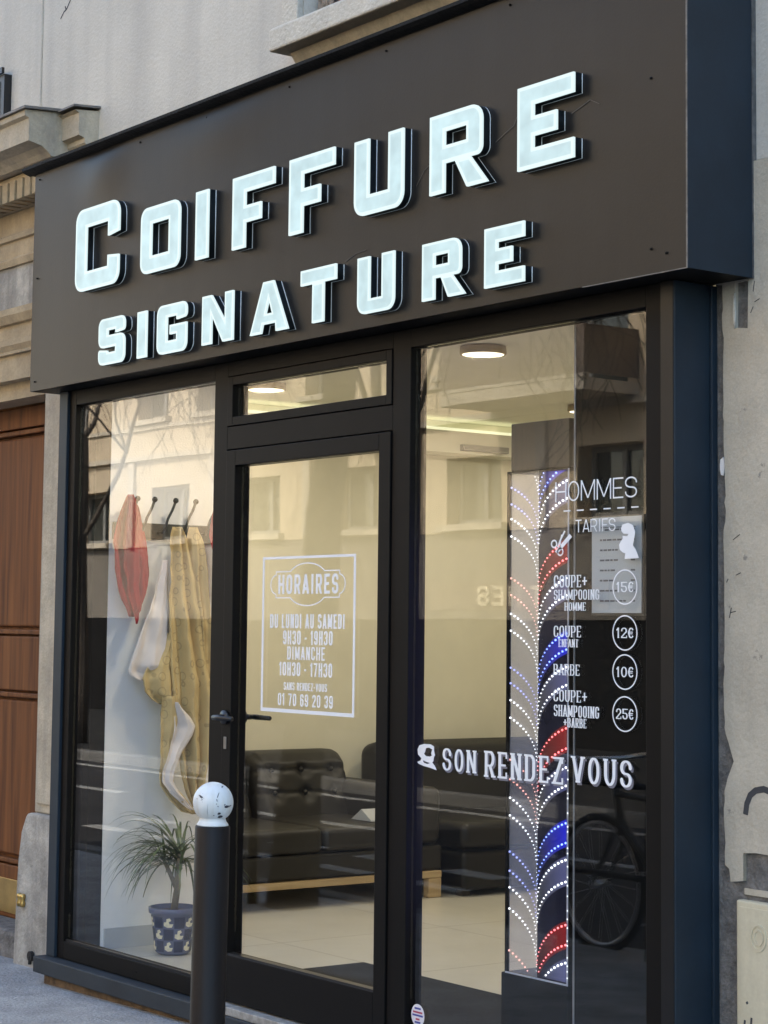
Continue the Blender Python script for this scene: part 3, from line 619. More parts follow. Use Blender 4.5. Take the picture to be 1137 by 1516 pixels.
# stained block at its foot, wider than the shaft
prof = [(-1.905, -.2), (-1.885, .25), (-1.875, .40), (-1.85, .53), (-1.81, .60), (-1.79, .618), (-1.452, .618), (-1.452, -.2)]
g = G(); g.prism_y(prof, WY-.035, WY+.30); g.build('pilaster_base', M['stone_low'], nb, bevel=.012)
def mould(prof, x0, x1, name, m): 
    g = G(); g.prism_x(prof, x0, x1); return g.build(name, m, nb)
WB = WY+.20
# entablature from the door head up: architrave fasciae, frieze with stained band, dentils, cornice
mould([(WB, 2.52), (WY+.05, 2.52), (WY+.05, 2.60), (WY+.0, 2.602), (WY-.0, 2.72), (WY-.02, 2.722), (WY-.02, 2.735), (WY-.035, 2.76), (WY-.035, 2.79), (WB, 2.79)], -6, -1.40, 'architrave', M['stone_gold'])
mould([(WB, 2.791), (WY-.01, 2.791), (WY-.01, 2.86), (WY-.03, 2.865), (WY-.05, 2.90), (WY-.05, 2.93), (WB, 2.93)], -6, -1.40, 'moulding', M['stone_gold'])
mould([(WB, 2.931), (WY-.005, 2.931), (WY-.005, 3.14), (WB, 3.14)], -6, -1.40, 'frieze', M['stone_low'])
mould([(WB, 3.141), (WY-.02, 3.141), (WY-.03, 3.17), (WY-.01, 3.185), (WY-.01, 3.26), (WY-.025, 3.265), (WY-.025, 3.285), (WY-.01, 3.30), (WY-.01, 3.40), (WB, 3.40)], -6, -1.40, 'upper_moulding', M['stone_gold'])
g = G()
for k in range(40): x = -1.52-.075*k; g.box(x-.052, x, WY-.13, WY-.0105, 3.405, 3.50)
g.box(-6, -1.46, WY-.105, WY+.1, 3.501, 3.53)
g.box(-6, -1.46, WY-.02, WY+.1, 3.402, 3.4995)
g.build('dentil', M['stone_gold'], nb, bevel=.003)
XC = -1.50
cp = [(WB, 3.535), (WY-.15, 3.535), (WY-.17, 3.555), (WY-.20, 3.575), (WY-.265, 3.59), (WY-.265, 3.69), (WY-.285, 3.70), (WY-.285, 3.725), (WB, 3.76)]
mould(cp, -6, XC, 'cornice', M['stone'])
cp2 = [(WB, 3.56), (WY-.05, 3.56), (WY-.07, 3.58), (WY-.07, 3.60), (WY-.10, 3.61), (WY-.10, 3.71), (WY-.12, 3.72), (WB, 3.75)]
mould(cp2, XC+.001, -1.345, 'cornice_return', M['stone'])
mould([(WB, 3.761), (WY-.30, 3.727), (WY-.30, 3.738), (WB, 3.775)], -6, XC+.02, 'lead_cap', M['lead'])
mould([(WB, 3.756), (WY-.135, 3.731), (WY-.135, 3.74), (WB, 3.768)], XC+.021, -1.33, 'lead_cap', M['lead'])
g = G(); g.box(-6, -1.902, WY+.02, WY+.40, 3.776, 13.5); g.box(-8, -6.001, WY+.02, WY+.40, -.2, 13.5)
g.build('upper_wall', M['render'], nb)
g = G(); g.box(-2.16, -1.93, WY+.006, WY+.0195, 3.776, 13.4); g.build('corner_strip', M['render'], nb, bevel=.01)
g = G(); g.box(-3.1, -2.255, WY-.02, WY+.0195, 3.80, 4.10); g.box(-3.1, -2.255, WY-.035, WY-.0205, 4.101, 4.13); wo_ = g.build('window', M['black'], nb)
g = G(); g.box(-3.05, -2.30, WY-.024, WY-.0205, 3.85, 4.07); g.build('pane', M['opp_glass'], wo_)
g = G(); g.box(-6, -3.95, WY+.02, WY+.42, -.2, 2.519); g.build('far_wall', M['stone'], nb)
g = G(); g.box(-6, -1.92, .55, .75, 2.53, 13.4); g.build('back_wall', M['stone'], nb)
g = G(); g.box(-3.949, -1.906, WY+.02, WY+.45, -.12, 0.06); g.build('door_step', M['mortar'], nb, bevel=.02)
# oak door
dr = thing('wooden_door', 'varnished brown oak door with raised panels and brass kick plate', 'door', (-2.9, .38, .06))
g = G(); g.box(-3.945, -1.99, .40, .46, .061, 2.515); g.build('leaf', M['door_wood'], dr)
g = G()
for (x0, x1) in ((-1.99-.10, -1.99), (-2.97, -2.87)): g.box(x0, x1, .365, .3995, .061, 2.515)
for (z0, z1) in ((2.41, 2.515), (1.14, 1.40), (.061, .31)): g.box(-2.868, -2.0915, .367, .3995, z0, z1)
g.build('frame_rail', M['door_wood'], dr, bevel=.006)
for (z0, z1) in ((1.41, 2.40), (.32, 1.13)):
    g = G(); g.box(-2.83, -2.125, .378, .3995, z0+.035, z1-.035); o = g.build('raised_panel', M['door_wood'], dr, bevel=.018)
    for (a, b, c, d) in ((-2.866, -2.842, z0, z1), (-2.113, -2.093, z0, z1), (-2.8415, -2.1135, z1-.022, z1), (-2.8415, -2.1135, z0, z0+.022)):
        g = G(); g.box(a, b, .361, .3995, c, d); g.build('bead', M['door_wood'], o, bevel=.004)
g = G(); g.box(-1.9895, -1.83, .36, .46, .061, 2.515); g.build('door_jamb', M['door_wood'], dr, bevel=.01)
g = G(); g.box(-2.868, -1.992, .360, .3645, .085, .245); g.build('kick_plate', M['brass'], dr, bevel=.002)
g = G()
for k in (0, 1):
    g.lathe([(.003, -.034), (.011, -.030), (.014, -.015), (.009, -.003), (.013, .009), (.012, .022), (.003, .026)], (-1.825+.030*k, WY-.045, .235), 16)
tag(g.build('brass_stop', M['brass'], smooth=True), 'pair of small yellow brass knobs on the stained stone foot', 'door fitting')
g = G(); g.tube([(-1.70, WY-.04, -.0), (-1.70, WY-.055, .0)], .022, 14); g.tube([(-1.70, WY-.05, .0), (-1.702, WY-.05, -.035)], .008)
tag(g.build('iron_ring_bolt', M['tyre']), 'small rusty iron bolt low on the stained stone foot', 'bolt')

# ================================================================== SHOPFRONT
sf = thing('shopfront', 'dark metal framed glass shopfront of the hairdresser under its lit sign', 'shopfront', (0.5, 0, 0))
GT, GB = 2.394, 0.14
def part(name, m, boxes, bevel=0.002, parent=sf):
    g = G()
    for b in boxes: g.box(*b)
    return g.build(name, m, parent, bevel=bevel)
part('side_jamb', M['navy'], [(-1.324, -1.2525, -.012, .159, .068, 2.4585)])
part('pillar', M['navy'], [(2.2895, 2.341, -.006, .159, -.15, 2.4585)], .003)
part('pillar_strip', M['fascia'], [(2.2895, 2.338, -.009, -.0063, -.15, 2.458)], 0)
part('pillar_flange', M['navy'], [(2.3415, 2.352, .135, .158, -.15, 2.455)], .002)
part('window_frame', M['frame'], [(-1.252, -1.196, 0, .07, .069, 2.4585), (-1.1957, -.0935, 0, .07, GT, 2.4585), (-1.1957, -.0935, 0, .07, .069, GB), (-.093, -.0004, 0, .07, .069, 2.4585)])
part('window_frame', M['frame'], [(1.0245, 1.121, 0, .07, .03, 2.4585), (1.1213, 2.2207, 0, .07, GT, 2.4585), (1.1213, 2.2207, 0, .07, .03, GB), (2.221, 2.289, 0, .07, .03, 2.4585)])
part('glazing_bead', M['black'], [(-1.1955, -.0938, .010, .0215, GB+.0005, GB+.008)], 0)
part('glazing_bead', M['black'], [(1.1215, 2.2205, .010, .0215, GB+.0005, GB+.008)], 0)
part('transom_rail', M['frame'], [(0.0001, 1.024, 0, .07, 2.402, 2.4585), (0.0001, 1.024, 0, .07, 2.124, 2.210)])
part('transom_sash', M['frame'], [(.003, .037, -.004, .068, 2.2125, 2.3995), (.9905, 1.0215, -.004, .068, 2.2125, 2.3995), (.0372, .9903, -.004, .068, 2.367, 2.3995), (.0372, .9903, -.004, .068, 2.2125, 2.246)])
lf = G()
for b in [(.0045, .065, -.006, .062, .092, 2.1195), (.957, 1.0205, -.006, .062, .092, 2.1195), (.0652, .9568, -.006, .062, 2.061, 2.1195), (.0652, .9568, -.006, .062, .092, .257)]: lf.box(*b)
leaf = lf.build('door_leaf', M['frame'], sf, bevel=.002)
g = G(); g.box(.0655, .9565, .026, .034, .2575, 2.0605); dgl = g.build('pane', M['glass'], leaf)
g = G(); g.box(.0655, .9565, -.004, .0255, .2572, .2650); g.build('bead', M['black'], leaf)
# lever handles inside and outside
for sgn, y0 in ((-1, -.006), (1, .062)):
    g = G(); g.tube([(.032, y0, 1.122), (.032, y0+sgn*.012, 1.122)], .026, 20); g.tube([(.032, y0+sgn*.012, 1.122), (.032, y0+sgn*.045, 1.122)], .011, 14)
    g.tube([(.028, y0+sgn*.052, 1.122), (.06, y0+sgn*.053, 1.122), (.15, y0+sgn*.050, 1.121)], [.010, .0105, .0085], 12)
    g.build('handle', M['black'], leaf, smooth=True)
g = G(); g.box(.022, .040, -.0085, -.0062, 1.005, 1.050); g.build('lock_cylinder', M['steel'], leaf, bevel=.003)
pn = {}
for nm, (x0, x1, z0, z1) in {'a': (-1.1956, -.0936, GB+.0005, GT-.0005), 'b': (1.1214, 2.2206, GB+.0005, GT-.0005), 'c': (.0375, .99, 2.2465, 2.3665)}.items():
    g = G(); g.box(x0, x1, .022, .030, z0, z1); pn[nm] = g.build('pane', M['glass'], sf)
# plinth, threshold
g = G(); g.box(-1.345, -.03, -.062, .02, .0, .066); g.box(-1.345, -1.24, .021, .158, .0, .066); g.build('plinth', M['plinth'], sf, bevel=.004)
g = G(); g.box(-.0295, 1.06, -.058, .10, -.02, .055); g.build('threshold', M['plinth'], sf, bevel=.004)
g = G(); g.box(-.028, 1.05, -.050, .08, .0555, .085); g.build('threshold_cover', mat('worn_threshold', (.30, .29, .27), .6, .2, var=.35, vscale=25, fine=.5), sf, bevel=.003)
g = G(); g.box(1.0605, 2.2885, -.062, .02, -.02, .029); g.build('plinth', M['plinth'], sf, bevel=.004)
g = G(); g.box(-1.30, 2.28, -.03, .1, -.2, -.0005); g.build('plinth_base', M['grime'], sf)
for x in (-1.02, -.62, -.18):
    g = G(); g.box(x, x+.03, -.0012, -.0002, .098, .103); g.build('drain_cap', M['frame'], sf)

# ---- lettering on the panes
def T(name, text, x0, x1, z0, z1, parent, hx=.10, hz=.10, serif=0, gap=.22, rf=.5, cell=.0009):
    return vinyl(name, outline(segs_for(text, x0, x1, z0, z1, hx, hz, serif, gap, rf), cell, (z0, z1)), parent)
# opening hours on the door
hx0, hx1, hz0, hz1 = .219, .794, 1.153, 1.714
rect = lambda a, b, c, d: [(a, c), (b, c), (b, d), (a, d)]
DY = .0238
def TD(text, x0, x1, z0, z1, hx=.078, hz=.070):
    return vinyl('lettering', outline(segs_for(text, x0, x1, z0, z1, hx, hz, 0, .36, .42), .0009, (z0, z1)), leaf, y=DY)
vinyl('sign_border', [rect(hx0, hx1, hz0, hz1), rect(hx0+.012, hx1-.012, hz0+.013, hz1-.009)], leaf, y=DY)
cx, cz = .503, 1.612; a_, b_ = .196, .047
bd = [(cx-a_, cz+b_), (cx-.105, cz+b_)]+arc(cx, cz+.022, .118, .054, 155, 25, 12)[1:-1]+[(cx+.105, cz+b_), (cx+a_, cz+b_), (cx+a_, cz+b_-.012)]+arc(cx+a_, cz, .034, .034, 80, -80, 8)+[(cx+a_, cz-b_+.012), (cx+a_, cz-b_), (cx+.105, cz-b_)]+arc(cx, cz-.022, .118, .054, -25, -155, 12)[1:-1]+[(cx-.105, cz-b_), (cx-a_, cz-b_), (cx-a_, cz-b_+.012)]+arc(cx-a_, cz, .034, .034, 260, 100, 8)+[(cx-a_, cz+b_-.012)]
vinyl('badge_outline', outline(line_poly(bd, .0022, True), .0009), leaf, y=DY)
TD('HORAIRES', .322, .692, 1.578, 1.648, .085, .075)
TD('DU LUNDI AU SAMEDI', .272, .732, 1.455, 1.506); TD('9H30 - 19H30', .357, .662, 1.397, 1.447); TD('DIMANCHE', .385, .617, 1.343, 1.390)
TD('10H30 - 17H30', .336, .662, 1.285, 1.334); TD('SANS RENDEZ-VOUS', .366, .632, 1.234, 1.262); TD('01 70 69 20 39', .330, .668, 1.178, 1.222)
# price list on the right pane
P = pn['b']
T('lettering', 'HOMMES', 1.815, 2.165, 1.847, 1.908, P, .036, .036, gap=.16, rf=.5)
for k in range(6):
    x = 1.852+k*.058; vinyl('dash', [rect(x, x+.030, 1.8165, 1.8205)], P)
T('lettering', 'TARIFS', 1.905, 2.076, 1.752, 1.790, P, .045, .045, gap=.18)
for txt, x0, x1, z0, z1 in (('COUPE+', 1.81, 1.955, 1.588, 1.625), ('SHAMPOOING', 1.81, 2.008, 1.551, 1.581), ('HOMME', 1.858, 1.95, 1.518, 1.543), ('COUPE', 1.81, 1.93, 1.439, 1.473), ('ENFANT', 1.832, 1.918, 1.409, 1.433),
                            ('BARBE', 1.81, 1.924, 1.325, 1.358), ('COUPE+', 1.81, 1.956, 1.246, 1.281), ('SHAMPOOING', 1.812, 2.008, 1.202, 1.236), ('+BARBE', 1.855, 1.954, 1.171, 1.199)):
    T('lettering', txt, x0, x1, z0, z1, P, .074 if z1-z0 > .03 else .080, .032, serif=.11, gap=.27, cell=.0006)
for txt, z in (('15€', 1.587), ('12€', 1.454), ('10€', 1.341), ('25€', 1.220)):
    cxx = 2.1155
    circ = lambda r: [(cxx+r*math.cos(a), z+r*math.sin(a)) for a in np.linspace(0, 2*math.pi, 49)[:-1]]
    vinyl('price_ring', [circ(.0515), circ(.0478)], P)
    T('lettering', txt, cxx-.036, cxx+.037, z-.015, z+.015, P, .085, .045, serif=.10, gap=.25, cell=.0006)
for txt, x0, x1, z0, z1 in (('SON', 1.273, 1.456, 1.006, 1.077), ('RENDEZ', 1.483, 1.862, .999, 1.080), ('VOUS', 1.884, 2.153, 1.010, 1.087)):
    sg = segs_for(txt, x0+.009, x1-.009, z0, z1, .078, .040, .13, .42)
    vinyl('lettering', outline(sg, .0009, (z0, z1)), P)
    # the thin drop line that outlines the letters to the lower right
    sh_ = outline([(a+.0065, b-.0065, c, d, e, f, h) if False else (a+.0065, b-.0065, c+.0065, d-.0065, e, f, h) for (a, b, c, d, e, f, h) in sg], .0009, (z0-.0065, z1-.0065))
    upright(curve_mesh(sh_, .0006), 'letter_shadow', .0206, .0006, mat('grey_vinyl', (.16, .16, .20), .5, var=.03), P)
mu = lambda pts: [(2.093+(700+x/3.611-917)*.00279, 1.773-(680+y/3.611-775)*.00202) for x, y in pts]
vinyl('barber_emblem', [mu([(800, 350), (830, 342), (855, 355), (868, 390), (862, 430), (855, 460), (870, 480), (888, 527), (812, 530), (815, 500), (800, 495), (785, 480), (782, 455), (790, 440), (802, 422), (800, 408), (826, 412), (832, 400), (806, 398), (795, 385), (792, 370)])], P)
hu = lambda pts: [(1.150+(600+x/5.417-618)*.0036, 1.083-(1080+y/5.417-1101)*.00203) for x, y in pts]
vinyl('bearded_head_emblem', [hu([(100, 160), (115, 125), (150, 110), (200, 108), (228, 125), (228, 160), (236, 200), (228, 212), (224, 250), (215, 262), (235, 290), (250, 325), (200, 310), (150, 300), (110, 285), (98, 270), (125, 255), (130, 235), (105, 205)]),
                              hu([(165, 145), (190, 138), (215, 150), (208, 185), (212, 205), (195, 215), (165, 212), (150, 195), (160, 175)]), hu([(140, 250), (170, 262), (200, 270), (175, 280), (150, 272)])], P)
# scissors crossed with a comb
def sc(x, y): return (1.800+(700+x/3.611-817)*.00288, 1.761-(680+y/3.611-784)*.00197)
segs = line_poly([sc(495, 380), sc(470, 430), sc(455, 470)], .0028)+line_poly([sc(478, 400), sc(470, 440), sc(468, 480)], .0022)
for (cx_, cy_) in ((435, 450), (470, 495)): segs += line_poly([sc(cx_+15*math.cos(a), cy_+20*math.sin(a)) for a in np.linspace(0, 2*math.pi, 13)[:-1]], .0024, True)
vinyl('scissors_emblem', outline(segs, .0008), P)
cmb = [sc(440, 492), sc(522, 398), sc(535, 415), sc(455, 505)]
vinyl('comb_emblem', [cmb], P)
# sticker low on the pane beside the post
st = upright(curve_mesh([[(1.166+.034*math.cos(a), .213+.036*math.sin(a)) for a in np.linspace(0, 2*math.pi, 33)[:-1]]], .0008), 'sticker', .019, .0008, mat('white_sticker', (.72, .70, .74), .5, var=.03), P)
for k, (dz, wd, m_) in enumerate(((.022, .016, 'ink_blue'), (.010, .024, 'ink_red'), (.000, .027, 'ink_blue'), (-.012, .010, 'ink_red'), (-.022, .015, 'ink_blue'))):
    upright(curve_mesh([rect(1.166-wd, 1.166+wd, .213+dz-.003, .213+dz+.003)], .0004), 'printed_line', .0184, .0004, M[m_], st)

# ================================================================== SIGN
sg_ = thing('shop_sign', 'dark brown fascia sign with glowing white letters above the glass', 'shop sign', (.55, 0, 2.459))
FX0, FX1, FZ0, FZ1, FY = -1.405, 2.499, 2.460, 3.415, -.115
# front sheet with slight oil-canning, as a fine grid
def fsheet(u, v):
    x = FX0+(FX1-FX0)*u; z = FZ0+(FZ1-FZ0)*v
    d = .0016*math.sin(x*2.3+1)*math.sin(v*math.pi)+.012*math.exp(-((x+.80)/.17)**2-((z-3.32)/.12)**2)+.007*math.exp(-((x-.1)/.3)**2-((z-3.33)/.1)**2)
    return (x, FY-d if 0 < u < 1 and 0 < v < 1 else FY, z)
g = G(); g.grid(fsheet, 90, 30); pan = g.build('panel', M['fascia'], sg_, smooth=True, fix=False)
g = G(); g.box(FX0, FX1-.0025, FY+.006, WY-.0005, FZ0, FZ1); g.build('box', M['frame'], sg_)
g = G(); g.box(FX1-.002, FX1+.002, FY-.001, WY-.001, FZ0-.002, FZ1+.04); sd_ = g.build('side_panel', M['navy'], sg_, bevel=.0008)
g = G(); g.box(FX1+.0022, FX1+.0045, WY-.018, WY-.001, FZ0-.004, FZ1); g.box(FX1-.003, FX1+.0025, FY-.0030, FY-.0012, FZ0-.003, FZ1); g.box(FX1-.42, FX1-.0035, FY-.0028, FY-.001, FZ0-.0035, FZ0-.0005); g.build('edge_trim', mat('worn_edge', (.12, .12, .12), .5, .4, var=.4, vscale=30), sg_)
g = G(); g.prism_x([(WY-.001, FZ1+.034), (FY-.045, FZ1+.026), (FY-.045, FZ1+.014), (FY-.030, FZ1+.006), (FY-.0045, FZ1-.002), (FY+.01, FZ1+.002), (WY-.001, FZ1+.004)], FX0-.045, FX1-.004); g.build('top_flashing', M['lip'], sg_)
for x, z in ((-1.36, 3.385), (-1.36, 2.95), (-1.36, 2.50), (-.86, 3.385), (-.5, 3.385), (.0, 3.385), (.55, 3.385), (1.12, 3.385), (1.75, 3.385), (2.36, 3.02), (2.36, 2.53), (2.42, 2.51)):
    g = G(); g.ball((x, FY-.0025, z), .0042, 10); g.build('rivet', M['lip'], pan, smooth=True)
for pl in ([(1.29, 2.895), (1.33, 2.94), (1.36, 2.955), (1.40, 2.965)], [(1.685, 2.965), (1.73, 2.985), (1.77, 3.00), (1.79, 3.03)], [(2.03, 2.985), (2.08, 3.00), (2.11, 3.01), (2.15, 2.99)], [(.90, 2.700), (.96, 2.720), (1.02, 2.725)], [(1.93, 2.96), (2.0, 2.975)]):
    upright(curve_mesh(outline(line_poly(pl, .0011), .0008, pad=.003), .0005), 'scratch', FY-.0022, .0005, M['scratch'], pan)
LY = FY-.038                                    # front of the letters
def rnd(pts, n=6):
    out = []; N_ = len(pts)
    for i, p in enumerate(pts):
        r = p[2] if len(p) > 2 else 0
        if r <= 0: out.append((p[0], p[1])); continue
        a = Vector(pts[i-1][:2]); b = Vector(p[:2]); c = Vector(pts[(i+1) % N_][:2])
        u = (a-b); v = (c-b); r = min(r, u.length*.49, v.length*.49); u.normalize(); v.normalize()
        ang = u.angle(v); t = min(r/math.tan(ang/2), (a-b).length*.49, (c-b).length*.49); rr_ = t*math.tan(ang/2)
        p0 = b+u*t; p1 = b+v*t; cen = b+(u+v).normalized()*(rr_/math.sin(ang/2))
        a0 = math.atan2(p0.y-cen.y, p0.x-cen.x); a1 = math.atan2(p1.y-cen.y, p1.x-cen.x); d = (a1-a0+math.pi) % (2*math.pi)-math.pi
        out += [(cen.x+rr_*math.cos(a0+d*k/n), cen.y+rr_*math.sin(a0+d*k/n)) for k in range(n+1)]
    return out
def sign_shape(ch, w, H, sv, sh, r):
    if ch == 'I': return [[(0, 0), (0, H), (w, H), (w, 0)]]
    if ch == 'C': return [[(0, 0, r), (0, H, r), (w, H, r), (w, .62*H), (w-sv, .59*H), (w-sv, H-sh), (sv, H-sh), (sv, sh), (w-sv, sh), (w-sv, .36*H), (w, .335*H), (w, 0, r)]]
    if ch == 'O': return [[(0, 0, r), (0, H, r), (w, H, r), (w, 0, r)], [(sv, sh), (sv, H-sh), (w-sv, H-sh), (w-sv, sh)]]
    if ch == 'F': return [[(0, 0), (0, H), (w, H), (w, H-sh), (sv, H-sh), (sv, .575*H), (.69*w, .575*H), (.69*w, .575*H-sh), (sv, .575*H-sh), (sv, 0)]]
    if ch == 'E': return [[(0, 0), (0, H), (w, H), (w, H-sh), (sv, H-sh), (sv, .5*H+sh/2), (.70*w, .5*H+sh/2), (.70*w, .5*H-sh/2), (sv, .5*H-sh/2), (sv, sh), (w, sh), (w, 0)]]
    if ch == 'U': return [[(0, H), (0, 0, r), (w, 0, r), (w, H), (w-sv, H), (w-sv, sh), (sv, sh), (sv, H)]]
    if ch == 'R': return [[(0, 0), (0, H), (.90*w, H, r), (.90*w, .37*H, r*1.2), (.70*w, .37*H), (w, 0), (w-sv*1.35, 0), (.44*w, .37*H), (sv, .37*H), (sv, 0)], [(sv, .59*H), (sv, H-sh), (.90*w-sv, H-sh), (.90*w-sv, .59*H)]]
    if ch == 'S': return [[(0, 0, r), (0, .34*H, r*.4), (sv, .30*H), (sv, sh), (w-sv, sh), (w-sv, .5*H-sh/2), (0, .5*H-sh/2, r), (0, H, r), (w, H, r), (w, .69*H, r*.5), (w-sv, .66*H), (w-sv, H-sh), (sv, H-sh), (sv, .5*H+sh/2), (w, .5*H+sh/2, r), (w, 0, r)]]
    if ch == 'G': return [[(0, 0, r), (0, H, r), (w, H, r), (w, .69*H, r*.5), (w-sv, .66*H), (w-sv, H-sh), (sv, H-sh), (sv, sh), (w-sv, sh), (w-sv, .38*H), (.44*w, .38*H), (.44*w, .57*H), (w, .57*H), (w, 0, r)]]
    if ch == 'N': return [[(0, 0), (0, H), (.30*w, H), (w-sv*.8, .42*H), (w-sv*.8, H), (w, H), (w, 0), (w-.32*w, 0), (sv*.95, .60*H), (sv*.95, 0)]]
    if ch == 'A': return [[(0, 0), (.34*w, H), (.61*w, H), (w, 0), (w-sv*1.12, 0), (.67*w, .17*H), (.335*w, .17*H), (sv*1.05, 0)], [(.405*w, .37*H), (.485*w, .66*H), (.58*w, .37*H)]]
    if ch == 'T': return [[(0, H), (w, H), (w, H-sh*1.1), (w/2+sv/2, H-sh*1.1), (w/2+sv/2, 0), (w/2-sv/2, 0), (w/2-sv/2, H-sh*1.1), (0, H-sh*1.1)]]
def sign_letter(ch, x0, x1, z0, z1, sv, sh, r):
    loops = [rnd([(x0+p[0], z0+p[1], *p[2:]) for p in lp]) for lp in sign_shape(ch, x1-x0, z1-z0, sv, sh, r)]
    body = upright(curve_mesh(loops, .025), 'letter', LY+.0082, .025, M['letter_side'], sg_)
    upright(curve_mesh(loops, .003), 'back_light', LY+.0335, .003, M['halo'], body)
    me = curve_mesh(loops, .008)
    fc = upright(me, 'letter_face', LY, .008, [M['face'], M['face_rim']], body)
    bm = bmesh.new(); bm.from_mesh(me); bm.normal_update()
    for f in bm.faces: f.material_index = 1
    fr = [f for f in bm.faces if f.normal.y < -.9]
    try:
        bmesh.ops.dissolve_limit(bm, angle_limit=.01, verts=[], edges=[e for e in bm.edges if len(e.link_faces) == 2 and all(f in fr for f in e.link_faces)])
    except Exception: pass
    bm.faces.ensure_lookup_table(); fr = [f for f in bm.faces if f.normal.y < -.9]
    bmesh.ops.inset_region(bm, faces=fr, thickness=.011 if z1-z0 > .2 else .008, depth=0, use_even_offset=True, use_boundary=True)
    for f in fr:
        if f.is_valid: f.material_index = 0
    bm.to_mesh(me); bm.free()
for ch, x0, x1, z0, z1, sv, sh, r in (('C', -.952, -.593, 2.829, 3.171, .090, .078, .055), ('O', -.419, -.127, 2.831, 3.092, .080, .066, .045), ('I', -.012, .075, 2.833, 3.092, .08, .06, 0), ('F', .243, .515, 2.833, 3.099, .085, .061, 0),
                                      ('F', .610, .880, 2.831, 3.100, .083, .061, 0), ('U', .996, 1.264, 2.833, 3.090, .080, .066, .05), ('R', 1.403, 1.690, 2.838, 3.093, .075, .057, .05), ('E', 1.829, 2.078, 2.841, 3.096, .072, .060, 0)):
    sign_letter(ch, x0, x1, z0, z1, sv, sh, r)
for ch, x0, x1, z0, z1, sv, sh, r in (('S', -.740, -.532, 2.503, 2.690, .072, .048, .034), ('I', -.431, -.361, 2.502, 2.685, .07, .05, 0), ('G', -.280, -.065, 2.499, 2.688, .072, .048, .036), ('N', .047, .258, 2.502, 2.685, .068, .05, 0),
                                      ('A', .373, .614, 2.502, 2.686, .068, .05, 0), ('T', .689, .897, 2.503, 2.693, .066, .048, 0), ('U', 1.021, 1.221, 2.499, 2.690, .066, .048, .04), ('R', 1.369, 1.584, 2.501, 2.685, .062, .043, .04), ('E', 1.677, 1.860, 2.503, 2.687, .060, .047, 0)):
    sign_letter(ch, x0, x1, z0, z1, sv, sh, r)

# ================================================================== INTERIOR
FL, CE = .10, 2.66
def struct(name, m, boxes):
    g = G()
    for b in boxes: g.box(*b)
    return tag(g.build(name, m), kind='structure')
struct('shop_floor', M['tile'], [(-1.30, 2.345, .072, .5695, FL-.10, FL), (-2.75, 2.6, .57, 4.5, FL-.10, FL)])
struct('shop_ceiling', M['iceil'], [(-2.75, 2.6, .1605, 4.5, CE, CE+.12), (-1.44, 2.34, .075, .159, 2.46, CE+.12)])
struct('shop_walls', M['iwall'], [(-2.75, -2.60, .57, 4.5, FL+.001, CE-.001), (-2.599, 2.6, 4.30, 4.5, FL+.001, CE-.001), (2.40, 2.6, .57, 4.299, FL+.001, CE-.001)])
struct('side_wall', M['iwhite'], [(-1.23, -1.15, .15, .80, FL+.001, CE-.001)])
struct('side_wall_return', M['iwhite'], [(-2.599, -1.2305, .68, .80, FL+.001, CE-.001)])
struct('dark_gap_filler', M['panel_black'], [(-1.33, -1.1515, .076, .1495, FL+.001, 2.455)])  # black filler added to keep the gap beside the wall end dark
struct('skirting', M['skirt'], [(-1.1495, -1.140, .165, .80, FL+.0005, FL+.085)])
struct('soffit', M['iceil'], [(-2.599, -2.42, .81, 4.299, 2.46, 2.585)])
g = G(); g.box(-2.59, -2.455, .85, 4.29, 2.59, 2.606); tag(g.build('cove_light', M['cove']), 'glowing yellow strip light along the top of the cream wall', 'strip light')
g = G(); g.box(-2.419, -2.385, 3.13, 3.47, 2.475, 2.51); g.box(-2.384, -2.38, 3.14, 3.46, 2.48, 2.492); tag(g.build('air_vent', M['opp_frame'], bevel=.004), 'dark slim air vent on the soffit below the glowing strip', 'vent')
def lamp(x, y, label, power):
    t = thing('ceiling_light', label, 'ceiling light', (x, y, CE), group='round ceiling lights in the shop')
    g = G(); g.lathe([(.07, 0), (.098, -.002), (.100, -.03), (.097, -.036), (.09, -.036), (.09, -.03)], (x, y, CE-.001), 40); g.build('lamp_rim', M['lamp_rim'], t, smooth=True, bevel=0)
    g = G(); g.lathe([(.001, -.028), (.0895, -.030), (.088, -.036), (.001, -.037)], (x, y, CE-.001), 40); g.build('diffuser', M['lamp'], t)
    li = bpy.data.lights.new('lamp_light', 'AREA'); li.shape = 'DISK'; li.size = .17; li.energy = power; li.color = (1.0, .87, .66)
    lo = bpy.data.objects.new('lamp_light', li); COL.objects.link(lo); lo.location = (0, 0, -.045); lo.parent = t
LP = 2.9
lamp(-.12, 1.36, 'round ceiling light seen at the top of the right window', LP)
lamp(-1.80, 1.38, 'round ceiling light glimpsed through the window above the door', LP)
lamp(-1.45, 3.2, 'round ceiling light at the back of the room over the armchair', LP)
lamp(-.30, .42, 'unseen ceiling light added inside the left window to brighten the white wall', 1.75)  # out of view behind the fascia, added to lift the white side wall
lamp(2.05, 2.9, 'unseen extra ceiling light at the back of the room behind the black board', LP)  # extra room light kept out of view by the board

# door mat
g = G(); g.box(-.25, 1.75, .10, .86, FL+.002, FL+.014); tag(g.build('door_mat', M['mat'], bevel=.004), 'large black entrance mat inside the glass door', 'mat')

